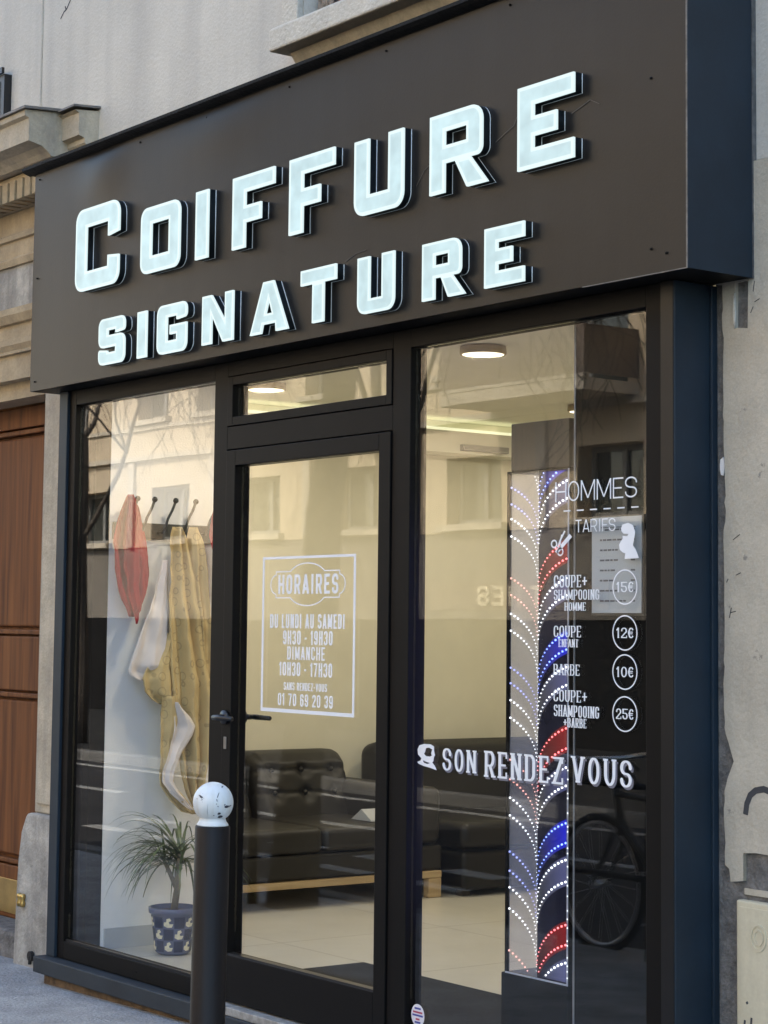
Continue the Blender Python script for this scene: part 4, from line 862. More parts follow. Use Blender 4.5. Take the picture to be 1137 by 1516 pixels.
# sofa against the left wall
def cushion(x0, x1, y0, y1, z0, z1, bev): 
    g = G(); g.box(x0, x1, y0, y1, z0, z1); return g
so_ = thing('sofa', 'dark leather sofa with buttoned back on a pale wooden base', 'sofa', (-2.15, 1.6, FL))
g = G(); g.box(-2.55, -1.72, 1.03, 2.46, .235, .36); g.build('base', M['leather'], so_, bevel=.015)
for y0, y1 in ((1.05, 1.70), (1.705, 2.345)):
    g = G(); g.box(-2.40, -1.70, y0, min(y1, 2.25), .362, .485); g.build('seat', M['leather'], so_, smooth=True, bevel=.035, seg=4)
    btn = [(y0+(y1-y0)*f, z) for f in (.2, .5, .8) for z in (.60, .715)]
    def back(u, v, y0=y0, y1=y1, btn=btn):
        y = y0+(y1-y0)*u; z = .47+.34*v
        ed = min(1, min(u, 1-u)*9)**.5; et = min(1, (1-v)*6)**.5
        x = -2.36+.10*(ed*et)-.12*v
        for (by, bz) in btn: x -= .028*math.exp(-((y-by)/.035)**2-((z-bz)/.035)**2)
        for bz in (.60, .715): x -= .008*math.exp(-((z-bz)/.010)**2)
        z2 = z-.035*(max(0, abs(u-.5)*2-.8)/.2)**2*v
        return (x, y, z2)
    g = G(); g.grid(back, 48, 36)
    k = len(g.v)
    g.add([(-2.55, y0, .47), (-2.55, y1, .47), (-2.55, y1, .775), (-2.55, y0, .775)], [(0, 1, 2, 3)])
    rim = [back(i/48, 1) for i in range(49)]
    g.add(rim+[(-2.55, p[1], p[2]) for p in rim], [(i, i+1, 50+i, 49+i) for i in range(48)])
    rs_ = [back(1, j/36) for j in range(37)]; g.add(rs_+[(-2.55, p[1], p[2]) for p in rs_], [(i, i+1, 38+i, 37+i) for i in range(36)])
    bk = g.build('backrest', M['leather'], so_, smooth=True)
    for by, bz in btn:
        g = G(); g.ball((-2.36+.10-.12*(bz-.47)/.34-.024, by, bz), .014, 10); g.build('button', M['leather'], bk, smooth=True)
g = G(); g.box(-2.55, -1.72, 2.255, 2.46, .362, .655); g.build('armrest', M['leather'], so_, smooth=True, bevel=.045, seg=4)
g = G(); g.box(-2.55, -1.70, 1.04, 2.44, .20, .234); g.build('base_rail', M['oak'], so_, bevel=.004)
for (x, y) in ((-1.72, 2.38), (-1.72, 1.08), (-2.50, 2.38), (-2.50, 1.08)):
    g = G(); g.box(x-.025, x+.02, y-.025, y+.058, FL+.001, .199); g.build('leg', M['oak'], so_, bevel=.004)
g = G(); g.prism_y([(-1.97, .489), (-1.80, .489), (-1.803, .495), (-1.885, .545), (-1.89, .541), (-1.96, .495)], 2.06, 2.22); tag(g.build('magazine', M['paper']), 'half open magazine lying on the end of the sofa seat', 'magazine')
# armchair
ac = thing('armchair', 'black leather club armchair at the back beside the sofa', 'armchair', (-2.1, 3.1, FL))
g = G(); g.box(-2.52, -1.62, 2.52, 3.72, .13, .33); g.build('base', M['leather_black'], ac, smooth=True, bevel=.03)
g = G(); g.box(-2.38, -1.62, 2.52, 3.54, .335, .475); g.build('seat', M['leather_black'], ac, smooth=True, bevel=.05, seg=4)
g = G(); g.prism_y([(-2.55, .335), (-2.22, .335), (-2.30, .80), (-2.42, .85), (-2.56, .82)], 2.53, 3.71); g.build('backrest', M['leather_black'], ac, smooth=True, bevel=.06, seg=4)
for y0, y1 in ((3.55, 3.74),):
    g = G(); g.box(-2.45, -1.62, y0, y1, .13, .66); g.build('armrest', M['leather_black'], ac, smooth=True, bevel=.06, seg=4)
for x in (-2.45, -1.70):
    for y in (2.58, 3.66):
        g = G(); g.box(x-.025, x+.025, y-.025, y+.025, FL+.001, .129); g.build('leg', M['walnut'], ac)

# coat rack and hair-cutting capes on the white side wall
cr = thing('coat_rack', 'black wall coat rack with curved ball hooks on the white wall', 'coat rack', (-1.149, .40, 1.86))
g = G(); g.box(-1.149, -1.128, .12+.04, .74, 1.825, 1.900); g.build('rail', M['black'], cr, bevel=.003)
for y in (.195, .280, .385, .487, .60):
    g = G(); g.tube([(-1.128, y, 1.86), (-1.09, y-.004, 1.86), (-1.07, y-.004, 1.885), (-1.065, y+.004, 1.92), (-1.058, y+.020, 1.955), (-1.05, y+.030, 1.99)], .006, 10); g.ball((-1.048, y+.031, 1.998), .0125, 14)
    g.build('hook', M['black'], cr, smooth=True)
from mathutils import noise as mnoise
def cloth(rows, x0, folds, amp, ph=0.0, nu=44, nv=60, lean=0.0):
    zs = [r[0] for r in rows][::-1]; ya = [r[1] for r in rows][::-1]; yb = [r[2] for r in rows][::-1]
    def fn(u, v):
        z = zs[0]+(zs[-1]-zs[0])*v; a = np.interp(z, zs, ya); b = np.interp(z, zs, yb); y = a+(b-a)*u
        A = amp*1.25*min(1, (b-a)/.10)*(1-.45*v)
        x = x0+A*math.sin(folds*2*math.pi*u+ph+1.3*v)+.35*A*math.sin(folds*4.3*math.pi*u+2*v)+.02*(1-abs(2*u-1))*(v > .1)+lean*(1-v)+.004*math.sin(9*z+5*u)
        q = Vector((x*3, y*9+ph, z*7)); x += .014*mnoise.noise(q)+.008*mnoise.noise(q*2.3+Vector((0, z*4, 0)))+.003*mnoise.noise(q*6); y += .006*mnoise.noise(q*1.7+Vector((5, 3, 1)))*(1-v*.5)
        return (x, y, z)
    g = G(); g.grid(fn, nu, nv); return g
def cape(name, label, g, m, group, loc):
    o = g.build(name, m, None, smooth=True, fix=False)
    md = o.modifiers.new('thick', 'SOLIDIFY'); md.thickness = .0015
    return tag(o, label, 'cape', group)
GR = 'hairdressing capes on the coat rack'
rc = cape('cape', 'bright red cape hanging from the leftmost hook', cloth([(2.014, .180, .210), (2.00, .168, .226), (1.96, .150, .246), (1.90, .130, .268), (1.86, .118, .282), (1.81, .104, .300), (1.76, .110, .308), (1.70, .118, .318), (1.65, .126, .312), (1.60, .146, .300), (1.56, .160, .282), (1.52, .180, .264), (1.495, .196, .238)], -1.060, 1.7, .024), M['red'], GR, 0)
o = cloth([(1.99, .182, .204), (1.90, .164, .214), (1.80, .150, .226), (1.70, .150, .236), (1.62, .168, .228), (1.55, .186, .236), (1.50, .202, .230), (1.465, .212, .224)], -1.030, 1.1, .016, 2.2, 24, 40).build('front_fold', M['red'], rc, smooth=True, fix=False); o.modifiers.new('thick', 'SOLIDIFY').thickness = .0015
cape('cape', 'red cape partly hidden behind the post at the far end of the rack', cloth([(1.990, .608, .64), (1.95, .596, .67), (1.85, .585, .72), (1.70, .607, .73), (1.60, .62, .72), (1.56, .64, .68)], -1.045, 1.5, .015, 1), M['red'], GR, 0)
y1 = cape('cape', 'long yellow printed cape with white lining hanging nearest the window', cloth([(1.884, .398, .446), (1.872, .390, .456), (1.84, .380, .468), (1.738, .378, .490), (1.55, .375, .525), (1.40, .385, .560), (1.246, .400, .594), (1.10, .415, .602), (.95, .440, .600), (.83, .462, .590), (.74, .500, .575), (.685, .530, .550)], -1.045, 2.2, .020), M['yellow'], GR, 0)
for nm, m_, x0, rows in (('lining', 'lining', -1.062, [(1.74, .365, .392), (1.60, .325, .405), (1.48, .278, .415), (1.36, .235, .420), (1.27, .200, .420), (1.25, .205, .420), (1.225, .250, .41)]),
                         ('turned_flap', 'yellow', -1.052, [(1.43, .388, .40), (1.36, .362, .410), (1.29, .300, .420), (1.235, .264, .422), (1.18, .275, .420), (1.14, .320, .412), (1.125, .35, .40)]),
                         ('lining', 'lining', -1.014, [(1.135, .405, .415), (1.09, .405, .470), (1.03, .405, .530), (.98, .400, .500), (.92, .376, .452), (.85, .352, .420), (.80, .350, .416), (.75, .390, .45), (.70, .455, .50), (.675, .50, .52)]),
                         ('turned_flap', 'yellow', -1.034, [(1.16, .355, .42), (1.05, .352, .44), (.93, .350, .42), (.84, .345, .42), (.78, .352, .44), (.72, .40, .50), (.67, .46, .54), (.655, .52, .55)])):
    o = cloth(rows, x0, 1.2, .010, 2, 24, 36).build(nm, M[m_], y1, smooth=True, fix=False); o.modifiers.new('thick', 'SOLIDIFY').thickness = .0015
cape('cape', 'yellow printed cape hanging behind, on the hook next to the red one', cloth([(1.888, .512, .545), (1.84, .498, .566), (1.745, .49, .592), (1.55, .50, .615), (1.35, .52, .63), (1.20, .55, .63), (1.06, .58, .62)], -1.075, 2, .014, 2), M['yellow'], GR, 0)

# potted dracaena on the floor behind the left window
pt_ = thing('potted_plant', 'dracaena with long drooping blades in a blue chequered pot', 'potted plant', (-.90, .36, FL))
PX, PY = -.90, .355
prof = [(.062, 0), (.074, .01), (.088, .12), (.094, .165), (.104, .168), (.106, .190), (.097, .192), (.090, .17)]
g = G(); g.lathe(prof, (PX, PY, FL+.002), 40)
pot = g.build('pot', M['pot_rim'], pt_, smooth=True, bevel=0)
def on_pot(a, z): 
    r = np.interp(z, [.01, .12, .165], [.074, .088, .094])+.0012; return (PX+r*math.cos(a), PY+r*math.sin(a), FL+.002+z)
gb, gc = G(), G()
nA = 12
for i in range(nA):
    for j in range(3):
        a0 = 2*math.pi*i/nA+.012; a1 = 2*math.pi*(i+1)/nA-.012; z0 = .014+j*.049; z1 = z0+.046
        P_ = [on_pot(a0+(a1-a0)*t, zz) for zz in (z0, z1) for t in (0, .5, 1)]
        if (i+j) % 2: gb.add(P_, [(0, 1, 4, 3), (1, 2, 5, 4)])
        else:
            # pale motif: a bird-like blot on the grey-blue square
            am = (a0+a1)/2; da = (a1-a0)
            sh = [(-.44, .25), (-.1, .08), (.34, .12), (.46, .42), (.12, .42), (.04, .60), (.28, .72), (.14, .94), (-.16, .86), (-.20, .58), (-.42, .56)]
            vs = [tuple(np.array(on_pot(am+s*da, z0+t*.046))+np.array([math.cos(am), math.sin(am), 0])*.0008) for s, t in sh]
            gc.add(vs, [tuple(range(len(vs)))])
gb.build('blue_square', M['pot_blue'], pot, fix=False); gc.build('swan_motif', M['pot_cream'], pot, fix=False)
g = G(); g.lathe([(.001, .168), (.091, .172), (.001, .180)], (PX, PY, FL+.002), 24); g.build('soil', M['soil'], pt_)
g = G(); g.tube([(PX, PY, FL+.17), (PX+.012, PY+.01, FL+.28), (PX+.006, PY+.01, FL+.34), (PX+.022, PY+.015, FL+.41)], [.015, .0135, .012, .010], 12); g.tube([(PX+.01, PY+.01, FL+.26), (PX-.03, PY-.01, FL+.34), (PX-.045, PY-.02, FL+.37)], [.011, .009, .007], 9); g.build('stem', M['stem'], pt_, smooth=True)
g = G(); rl = random.Random(11)
def blade(c, az, el, L_, wd, droop):
    pts = []; p = Vector(c); d = Vector((math.cos(az)*math.cos(el), math.sin(az)*math.cos(el), math.sin(el))); n = 10
    side = Vector((-math.sin(az), math.cos(az), 0))
    for k in range(n+1):
        t = k/n; ww = wd*(.55+1.2*t if t < .3 else 1)*(1-t**2.2)+.0004
        pts += [p+side*ww, p-d.cross(side)*ww*.35, p-side*ww]
        p = p+d*(L_/n); d = (d+Vector((0, 0, -droop*(.4+t)))).normalized()
    g.add(pts, [(k*3+a, k*3+a+1, k*3+a+4, k*3+a+3) for k in range(n) for a in (0, 1)])
for k in range(80):
    az = rl.uniform(0, 2*math.pi); el = rl.uniform(-.1, 1.1)
    if k % 3: az = rl.uniform(2.4, 4.6)
    blade((PX+.020+rl.uniform(-.01, .01), PY+.015+rl.uniform(-.01, .01), FL+rl.uniform(.34, .42)), az, el, rl.uniform(.26, .43), rl.uniform(.0045, .0075), rl.uniform(.20, .36))
for k in range(16):
    blade((PX-.045, PY-.02, FL+.365), rl.uniform(0, 6.28), rl.uniform(.1, 1.2), rl.uniform(.16, .28), .0055, rl.uniform(.12, .26))
g.build('leaves', M['leaf'], pt_, smooth=True, fix=False)

# black board behind the right end of the window, price sheet on it
g = G(); g.box(1.846, 2.285, .075, .10, FL+.001, 2.458); bb = tag(g.build('black_board', M['panel_black']), 'full height black board behind the right end of the window', 'partition')
g = G(); g.box(1.8405, 1.8455, .072, .103, FL+.001, 2.457); g.build('edge_strip', mat('clear_edge', (.22, .22, .24), .3, var=.1), bb)
ps = tag(upright(curve_mesh([rect(1.950, 2.158, 1.512, 1.795)], .003), 'price_sheet', .045, .003, M['paper']), 'grey printed price sheet behind the glass on the black board', 'price sheet')
rq = random.Random(5); lines = []
for k in range(8):
    z = 1.755-k*.030; x = 1.985+(.02 if k == 0 else 0); wdt = rq.uniform(.05, .12)
    while wdt > .008:
        q = rq.uniform(.008, .02); lines.append(rect(x, x+q, z, z+.005)); x += q+.004; wdt -= q+.004
    lines.append(rect(2.115, 2.132, z, z+.005))
upright(curve_mesh(lines, .0006), 'printed_line', .0441, .0006, M['ink'], ps)
upright(curve_mesh([rect(1.99, 2.135, 1.7635, 1.7655)], .0006), 'ruled_line', .0441, .0006, M['ink'], ps)
g = G(); g.box(1.944, 2.164, .0485, .06, 1.505, 1.515); g.box(1.944, 1.9495, .0485, .06, 1.515, 1.80); g.box(2.1585, 2.164, .0485, .06, 1.515, 1.80); g.box(1.944, 2.164, .0485, .06, 1.795, 1.80); g.build('holder', M['black'], ps)

# illuminated barber column: dark base, LED faces, walnut top box
lc = thing('barber_light', 'tall lit barber column with red white and blue light strings', 'barber sign', (1.64, .14, FL))
X0_, XM, X1_, LZ0, LZ1, LYF = 1.508, 1.642, 1.782, .395, 1.957, .10
g = G(); g.box(1.488, 1.792, .095, .245, FL+.015, .392); g.build('base', M['panel_black'], lc, bevel=.003)
g = G(); g.box(1.514, 1.786, .102, .23, 1.962, 2.114); g.build('top_box', M['walnut'], lc, bevel=.003)
g = G(); g.box(1.505, 1.792, .099, .235, 1.9575, 1.9615); g.box(1.500, 1.508, .099, .112, LZ0-.002, 1.9615); g.box(1.7835, 1.792, .099, .235, LZ0-.002, 1.957); g.build('corner_frame', M['panel_black'], lc)
g = G(); g.box(XM, 1.783, .108, .112, LZ0, LZ1); g.build('back_panel', mat('smoked_panel', (.016, .016, .034), .12, var=.2), lc)  # bluish LED glow put into the dark panel's base colour
g = G(); g.box(1.5085, XM-.0005, .1085, .1115, LZ0, LZ1); g.build('clear_panel', M['acrylic'], lc)
g = G(); g.box(1.505, 1.792, .0965, .099, LZ0-.004, LZ0+.001); g.box(1.787, 1.792, .0965, .0988, LZ0, LZ1); g.build('acrylic_edge', mat('lit_edge', (.45, .45, .55), .3, var=.05), lc)
zv = lambda v: LZ1-(v-695)*.002046
ends = [(1458, 'w'), (1428, 'w'), (1402, 'r'), (1373, 'r'), (1310, 'w'), (1278, 'w'), (1253, 'b'), (1224, 'b'), (1169, 'w'), (1142, 'w'), (1114, 'r'), (1084, 'r'), (1020, 'w'), (993, 'w'), (967, 'b'), (943, 'b'), (886, 'w'), (860, 'w'), (831, 'r'), (805, 'r'), (740, 'w'), (713, 'w'), (690, 'b'), (664, 'b'), (610, 'w'), (580, 'w')]
def led_curve(side, ze, n):
    H_ = .135 if side > 0 else .125
    pts = []
    for i in range(n):
        t = i/(n-1); FM = R(66 if side > 0 else 52); f = FM*t
        W_ = (X1_-XM-.012) if side > 0 else (XM-X0_-.010)
        x = (1-math.cos(f))/(1-math.cos(FM))*W_; z = ze-H_+H_*math.sin(f)/math.sin(FM)
        pts.append((XM+.004+x if side > 0 else XM-.004-x, z))
    return pts
for side in (1, -1):
    prevp = None
    for v, c_ in ends:
        ze = zv(v)-(.0 if side > 0 else .110)
        pts = [p for p in led_curve(side, ze, 14) if LZ0+.01 < p[1] < LZ1-.008]
        if len(pts) > 2:
            g = G()
            for i, (x, z) in enumerate(pts): tt = abs(x-XM)/.14; g.ball((x, LYF+(.004 if side > 0 else .0055), z), (.0038 if side > 0 else .0036)*(.45+.55*min(1, tt*1.6)), 6)
            g.build('light_string', M['led_'+c_+('' if side > 0 else 'd')], lc)
        if side > 0:
            if prevp and prevp[1] == c_:
                a = [p for p in led_curve(1, zv(prevp[0])-.012, 25)]; b = [p for p in led_curve(1, ze+.012, 25)]
                q = [(x, max(LZ0+.004, min(LZ1-.004, z))) for x, z in a]; q2 = [(x, max(LZ0+.004, min(LZ1-.004, z))) for x, z in b]
                g = G(); g.add([(x, .1072, z) for x, z in q]+[(x, .1072, z) for x, z in q2], [(i, i+1, 26+i, 25+i) for i in range(24)]); g.build('glow_band', M['glow_'+c_], lc)
            prevp = (v, c_)
li = bpy.data.lights.new('led_spill', 'AREA'); li.shape = 'RECTANGLE'; li.size = 1.35; li.size_y = .08; li.energy = .55; li.color = (.16, .20, 1.0)
lo = bpy.data.objects.new('led_spill', li); COL.objects.link(lo); lo.parent = lc; lo.location = (-.145, .03, 1.05); lo.rotation_euler = (0, R(90), 0)
# faint vertical string at the fold and sparkles along the outer edge
g = G(); z = LZ0+.02
while z < LZ1-.02: g.ball((XM+.001, LYF+.004, z), .0011, 5); z += .013
g.build('fold_string', M['led_wd'], lc)
g = G(); z = LZ0+.02
while z < 1.05: g.ball((1.7905, LYF-.003, z), .0026, 5); z += rq.uniform(.014, .05)
g.build('edge_sparkle', M['led_wd'], lc)

# meter box on the right pier
ub = thing('utility_box', 'cream metal meter box set in the wall right of the shopfront', 'meter box', (2.7, WY, 0))
g = G(); g.box(2.442, 2.90, .128, .158, -.05, .722); bx = g.build('door', M['box_cream'], ub, bevel=.006)
g = G(); g.box(2.456, 2.89, .1255, .1278, -.03, .705); g.build('inner_panel', M['box_cream'], bx, bevel=.002)
ring = lambda r: [(2.527+r*.95*math.cos(a), .628+r*1.25*math.sin(a)) for a in np.linspace(0, 2*math.pi, 33)[:-1]]
upright(curve_mesh([ring(.030), ring(.025)], .003), 'lock_ring', .1225, .003, M['box_cream'], bx)
upright(curve_mesh([ring(.018), ring(.014)], .003), 'lock_ring', .1225, .003, M['box_cream'], bx)
for pl in ([(2.462, .30), (2.470, .36), (2.476, .40)], [(2.488, .27), (2.492, .33), (2.500, .41)], [(2.466, .26), (2.474, .30)], [(2.481, .445), (2.487, .45)]):
    upright(curve_mesh(outline(line_poly(pl, .0035), .0012, pad=.003), .0005), 'marker_scrawl', .1249, .0005, M['spray'], bx)

# ================================================================== NEAR BOLLARD
bo = thing('bollard', 'tall dark bollard with a chipped white ball on top in front of the door', 'bollard', (2.436, -1.6, ground_z(2.4)-.012))
BX, BY = 0, 0; zt = 1.006-bo.location.z
g = G(); g.lathe([(.042, 0), (.042, .012), (.040, .02), (.040, zt-.003), (.038, zt)], (0, 0, 0), 40); g.build('post', M['bol'], bo, smooth=True, local=True)
prof = [(.036, zt+.0005), (.036, zt+.003), (.031, zt+.010), (.029, zt+.017)]; cz_ = zt+.017+.036
for a in np.linspace(-50, 90, 22): prof.append((max(.0005, .0462*math.cos(R(a))), cz_-.001+.0462*math.sin(R(a)) if a > -50 else zt+.018))
g = G(); g.lathe(prof, (0, 0, 0), 40); g.build('ball_cap', M['ball'], bo, smooth=True, local=True)
vr = Vector((math.cos(.94), math.sin(.94), 0)); vf = Vector((math.sin(.94), -math.cos(.94), 0)); zc = cz_-.001
def chip(u, w_, su, sw, tilt, sd_):
    rk_ = random.Random(sd_); P_ = []
    for a in np.linspace(0, 2*math.pi, 15)[:-1]:
        k = rk_.uniform(.65, 1.15); a1 = su*k*math.cos(a); b1 = sw*k*math.sin(a)
        x = u+a1*math.cos(tilt)-b1*math.sin(tilt); z = w_+a1*math.sin(tilt)+b1*math.cos(tilt); P_.append((x, z))
    def on(x, z):
        q = max(0.02, 1-x*x-z*z)**.5; return (vr*x+Vector((0, 0, z))+vf*q).normalized()*.0465+Vector((0, 0, zc))
    gq = G(); gq.add([on(u, w_)]+[on(*p) for p in P_], [(0, i+1, (i+1) % 14+1) for i in range(14)]); gq.build('paint_chip', M['chip'], bo, local=True, fix=False)
for a in ((-.56, .34, .13, .055, -.5, 1), (.74, -.12, .16, .07, .15, 2), (.35, -.45, .10, .06, .3, 3), (.62, -.02, .05, .03, .8, 4), (.40, -.62, .13, .07, .1, 5), (.10, -.55, .03, .03, 0, 6), (.22, .02, .035, .025, .4, 7), (.30, -.10, .04, .02, -.6, 8), (-.75, .22, .03, .02, 0, 9), (.45, .80, .05, .03, .5, 10), (.28, .42, .02, .16, -.3, 11), (.24, .20, .02, .09, .3, 12), (-.22, -.35, .012, .35, 0, 13)): chip(*a)
bo.rotation_euler = (0, R(.9), 0)

# ================================================================== ACROSS THE STREET (seen mirrored in the panes)
OY = -14.0
ob = thing('facing_building', 'sunlit beige apartment block across the street seen mirrored in the panes', 'building', (-16, OY, 0))
mez = [-26.4+2.76*k for k in range(11)]
ops = []
for x in mez: ops.append((x-.62, x+.62, 2.98, 3.92))
upx = [-27.2, -24.3, -22.2, -19.0, -15.6, -10.2, -7.0, -3.8]
for x in upx: ops += [(x-.55, x+.55, 5.15, 6.75), (x-.55, x+.55, 8.2, 9.8)]
ops.append((-14.3, -12.25, 4.55, 6.6)); 
W0, W1 = -46, 8
build_raw(wall_open(W0, W1, 2.86, 11.0, OY-.4, OY, ops), 'wall', M['opp'], ob)
g = G(); g.box(W0, W1, OY-.38, OY-.02, 1.72, 2.859); g.build('band', M['opp_band'], ob)
g = G(); g.box(W0, W1, OY-.38, OY+.05, -.1, 1.60); g.build('dark_base', M['opp_dark'], ob)
g = G(); g.box(W0, W1, OY-.38, OY+.06, 1.601, 1.719); g.build('ledge', M['opp_band'], ob)
g = G(); g.box(W0, W1, OY+.001, OY+.10, 4.40, 4.49); g.box(W0, -14.4, OY+.001, OY+.05, 4.95, 5.02); g.build('string_course', M['opp_trim'], ob)
g = G(); g.box(W0, W1, OY-9, OY-.401, -.1, 11.0); g.box(W0, W1, OY-.4, OY+.25, 11.001, 11.25); g.build('roof_block', M['opp_band'], ob)
for x0, x1, z0, z1 in ops:
    g = G(); g.box(x0, x1, OY-.30, OY-.26, z0, z0+.07); g.box(x0, x1, OY-.30, OY-.26, z1-.07, z1); g.box(x0, x0+.07, OY-.30, OY-.26, z0+.07, z1-.07); g.box(x1-.07, x1, OY-.30, OY-.26, z0+.07, z1-.07); g.box((x0+x1)/2-.04, (x0+x1)/2+.04, OY-.30, OY-.26, z0+.07, z1-.07)
    fo = g.build('window', M['opp_frame'], ob)
    g = G(); g.box(x0, x1, OY-.33, OY-.305, z0, z1); g.build('pane', M['opp_glass'], fo)
    g = G(); g.box(x0-.12, x1+.12, OY+.001, OY+.12, z0-.10, z0-.01); g.build('sill', M['opp_trim'], fo)
g = G()
for x in mez: g.box(x-1.42, x-1.22, OY+.001, OY+.06, 2.87, 4.39)
g.build('pilaster', M['opp_trim'], ob)
g = G(); g.box(-14.9, -12.05, OY+.001, OY+1.0, 4.50, 4.66); bal = g.build('balcony', M['opp_trim'], ob)
g = G(); g.box(-14.9, -12.05, OY+.94, OY+1.0, 4.72, 5.35); g.box(-12.10, -12.05, OY+.001, OY+.94, 4.72, 5.35); g.box(-14.9, -14.85, OY+.001, OY+.94, 4.72, 5.35); g.build('parapet', M['opp_par'], bal)
g = G(); g.box(-14.9, -12.02, OY+.93, OY+1.01, 5.36, 5.40); g.box(-14.9, -12.02, OY+.93, OY+1.01, 4.665, 4.715); g.box(-14.9, -12.3, OY+.93, OY+1.0, 5.52, 5.66)
for x in (-14.2, -13.0, -12.1): g.box(x, x+.06, OY+.95, OY+.99, 5.41, 6.4 if x == -13.0 else 5.52)
g.build('rail', M['opp_trim'], bal)
# shop sign across the street, its letters read backwards in the pane
sb = thing('shop_board', 'dull brown shop board across the street mirrored beside the lit column', 'shop sign', (-14.3, OY, 1.95))
g = G(); g.box(-16.3, -12.6, OY-.019, OY+.03, 1.73, 2.14); g.build('board', M['opp_sign'], sb)
def mirrored_letters(text, x_hi, x_lo, z0, z1):
    # faces +y: reading direction runs towards -x
    lp = outline(segs_for(text, 0, x_hi-x_lo, z0, z1, .12, .10, 0, .25, .3), .008, (z0, z1), pad=.03)
    me = curve_mesh(lp, .02)
    off = worldloc(sb)
    for v in me.vertices:
        x, y, z = v.co; v.co = (x_hi-x-off.x, OY+.042+z-off.y, y-off.z)
    me.materials.clear(); me.materials.append(mat('board_letter', (.62, .54, .40), .7, var=.05)); o = bpy.data.objects.new('lettering', me); COL.objects.link(o); o.parent = sb
mirrored_letters('T', -13.86, -14.12, 1.79, 2.08); mirrored_letters('IES', -14.45, -15.22, 1.79, 2.08)

# ------------------------------------------------------------------ bare trees
def tree(name, label, base, height, rtrunk, lean, seed, depth=5, crown_at=.5, spread=.9):
    t = thing(name, label, 'tree', base, group='bare street trees'); rd = random.Random(seed)
    gt = G(); gbr = G()
    top = Vector((lean[0], lean[1], height*crown_at))
    pts = [Vector((0, 0, 0))]
    for k in range(1, 7): f = k/6; pts.append(top*f+Vector((rd.uniform(-.03, .03), rd.uniform(-.03, .03), 0)))
    gt.tube(pts, [rtrunk*(1.15 if k == 0 else 1-.35*k/6) for k in range(7)], 12)
    def grow(p, d, L_, r, lv):
        n = 8; P_ = [p.copy()]; q = p.copy(); dd = d.copy()
        for k in range(n):
            dd = (dd+Vector((rd.uniform(-.2, .2), rd.uniform(-.2, .2), rd.uniform(-.12, .12)-(.13 if lv >= 3 else -.03)))).normalized(); q = q+dd*(L_/n); P_.append(q.copy())
        gbr.tube(P_, [max(.0055, r*(1-.5*k/n)) for k in range(n+1)], 7 if lv < 3 else 4, caps=False)
        if lv >= depth: return
        nb_ = 4 if lv < 3 else 3 if lv < 4 else 2
        for k in range(nb_):
            f = rd.uniform(.45, 1.0) if k else 1.0
            pp = P_[min(n, max(1, int(f*n)))]
            ax = Vector((rd.uniform(-1, 1), rd.uniform(-1, 1), rd.uniform(-.4, .7))).normalized()
            nd = (dd+ax*spread*rd.uniform(.5, 1)).normalized(); grow(pp, nd, L_*rd.uniform(.62, .82), r*.55*(.9 if k else 1), lv+1)
    for k in range(4):
        a = k*1.57+rd.uniform(-.4, .4); st_ = pts[-1] if k else pts[-1]
        grow(pts[4+min(k, 2)].copy(), Vector((math.cos(a)*.75, math.sin(a)*.75, .75)).normalized(), height*.28, rtrunk*.42, 1)
    gt.build('trunk', M['bark'], t, smooth=True, local=True); gbr.build('crown', M['bark'], t, smooth=True, local=True, fix=False)
    return t
tree('bare_tree', 'bare street tree mirrored as the dark trunk at the edge of the left pane', (-17.0, -8.7, -.07), 9.5, .085, (.05, .1), 4, 6, .42)
tree('bare_tree', 'bare street tree whose twigs are mirrored below the round ceiling light', (-10.6, -8.9, -.07), 9.0, .085, (-.2, .1), 9, 6, .50)
tree('bare_tree', 'leaning kerbside tree whose trunk is mirrored across the sofa in the door', (-2.95, -2.32, -.13), 9.0, .13, (-.45, -.75), 21, 4, .5)

# ------------------------------------------------------------------ bollards along the kerb
def small_bollard(x, y, label):
    t = thing('bollard', label, 'bollard', (x, y, ground_z(x)-.025), group='thin kerb bollards')
    g = G(); g.lathe([(.036, 0), (.036, .01), (.033, .014), (.033, .76), (.026, .768)], (0, 0, 0), 18); g.build('post', M['bol'], t, smooth=True, local=True)
    g = G(); g.lathe([(.024, .7685)]+[(max(.0005, .044*math.cos(R(a))), .815+.044*math.sin(R(a))) for a in np.linspace(-55, 90, 12)], (0, 0, 0), 18); g.build('ball_cap', M['bol'], t, smooth=True, local=True)
    return t
b0 = small_bollard(-3.25, -2.25, 'thin dark bollard mirrored in the door pane across the sofa')
for x, lb in ((-5.6, 'thin kerb bollard standing next left of the one mirrored in the door'), (-8.0, 'thin kerb bollard farthest down the kerb'), ):
    o = copy_tree(b0); o.location = (x, -2.3, ground_z(x)-.025); o['label'] = lb

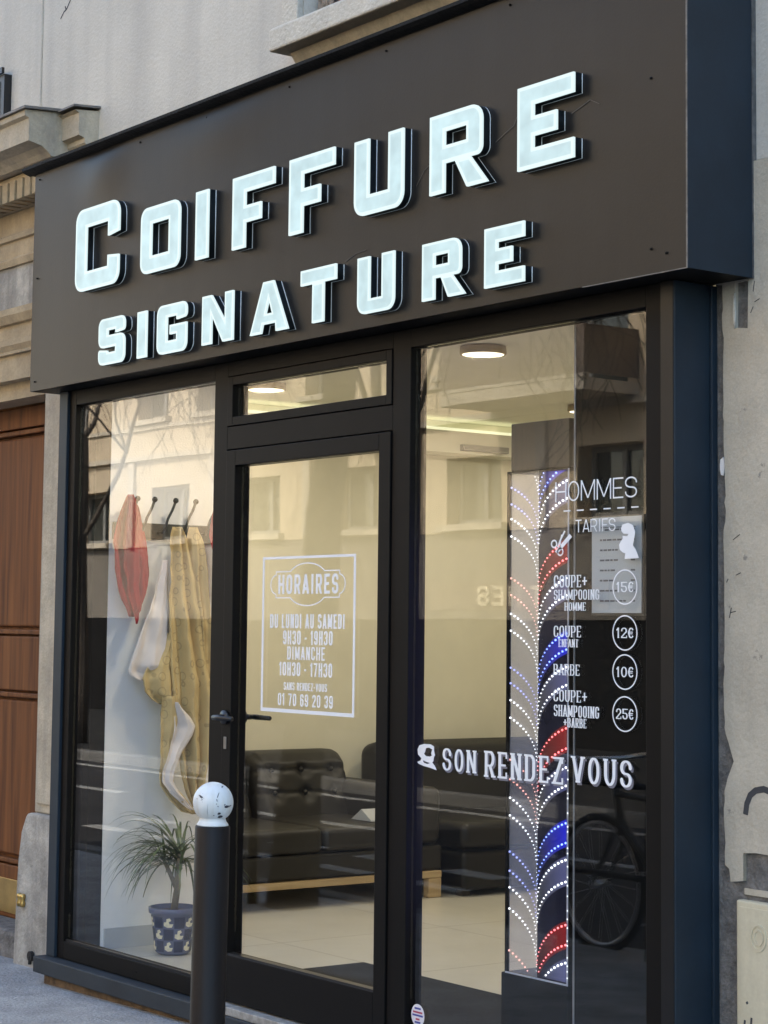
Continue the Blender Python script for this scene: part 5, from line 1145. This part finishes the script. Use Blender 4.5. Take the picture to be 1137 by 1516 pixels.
# ------------------------------------------------------------------ bicycle and rack, mirrored low in the right pane
bk = thing('bicycle', 'black bicycle parked at the kerb, mirrored low in the right pane', 'bicycle', (-.30, -2.62, -.085), R(4))
WR, AX = .335, .52
def wheel(cx):
    g = G(); n = 44
    ring = lambda rad, r_: g.tube([(cx+rad*math.cos(2*math.pi*k/n), 0, WR+rad*math.sin(2*math.pi*k/n)) for k in range(n+1)], r_, 8, caps=False)
    ring(WR-.018, .018); ty = g.build('tyre', M['tyre'], bk, smooth=True, local=True)
    g = G(); n = 44
    g.tube([(cx+(WR-.045)*math.cos(2*math.pi*k/n), 0, WR+(WR-.045)*math.sin(2*math.pi*k/n)) for k in range(n+1)], .011, 6, caps=False)
    for k in range(20):
        a = 2*math.pi*k/20; g.tube([(cx+.02*math.cos(a+.6), .02*(-1)**k, WR+.02*math.sin(a+.6)), (cx+(WR-.05)*math.cos(a), 0, WR+(WR-.05)*math.sin(a))], .0014, 4, caps=False)
    g.tube([(cx, -.05, WR), (cx, .05, WR)], .018, 12); g.build('rim', M['alu'], ty, smooth=True, local=True)
wheel(-AX); wheel(AX)
g = G(); hd0, hd1 = Vector((-.36, 0, .62)), Vector((-.40, 0, .80)); bbk = Vector((.02, 0, .29)); stt = Vector((.14, 0, .80))
g.tube([hd0, hd1], .022); g.tube([hd0+Vector((0, 0, .03)), bbk], .019); g.tube([hd1-Vector((0, 0, .03)), stt-Vector((0, 0, .05))], .016); g.tube([bbk, stt], .016)
for s in (-.04, .04): g.tube([bbk+Vector((0, s*.6, 0)), (AX, s*1.3, WR)], .009); g.tube([stt-Vector((0, -s*.4, .06)), (AX, s*1.3, WR)], .008)
g.build('frame', M['bike_paint'], bk, smooth=True, local=True)
g = G(); g.tube([hd0, hd0+Vector((-.01, 0, -.04))], .02)
for s in (-.045, .045): g.tube([hd0+Vector((-.01, s, -.03)), (-.43, s, .48), (-AX, s, WR)], [.014, .013, .009])
g.build('fork', M['bike_paint'], bk, smooth=True, local=True)
g = G(); g.tube([hd1, hd1+Vector((-.02, 0, .10)), hd1+Vector((-.09, 0, .13))], .013); g.tube([(-.47, -.29, .95), (-.49, -.12, .93), (-.49, .12, .93), (-.47, .29, .95)], .013)
g.build('handlebar', M['alu'], bk, smooth=True, local=True)
g = G(); g.tube([stt, stt+Vector((.04, 0, .14))], .013); g.lathe([(.001, .945), (.07, .95), (.09, .975), (.05, .99), (.001, .992)], (.20, 0, 0), 20); g.build('saddle', M['bike_paint'], bk, smooth=True, local=True)
g = G(); g.tube([(.02, -.03, .29), (.02, .03, .29)], .09, 24); g.tube([(.02, -.06, .29), (.10, -.06, .15)], .009); g.tube([(.02, .06, .29), (-.06, .06, .43)], .009); g.box(.06, .14, -.11, -.06, .14, .16); g.box(-.10, -.02, .06, .11, .42, .44); g.build('crankset', M['alu'], bk, local=True)
rk = thing('bike_rack', 'square black steel hoop stand beside the mirrored bicycle', 'bike rack', (-.62, -2.50, -.075))
g = G(); g.tube([(-.30, 0, 0), (-.30, 0, .82), (.30, 0, .82), (.30, 0, 0)], .028, 10); g.build('hoop', M['bol'], rk, local=True)
g = G(); g.tube([(-.30, 0, .40), (.30, 0, .40)], .016, 10); g.build('crossbar', M['bol'], rk, local=True)
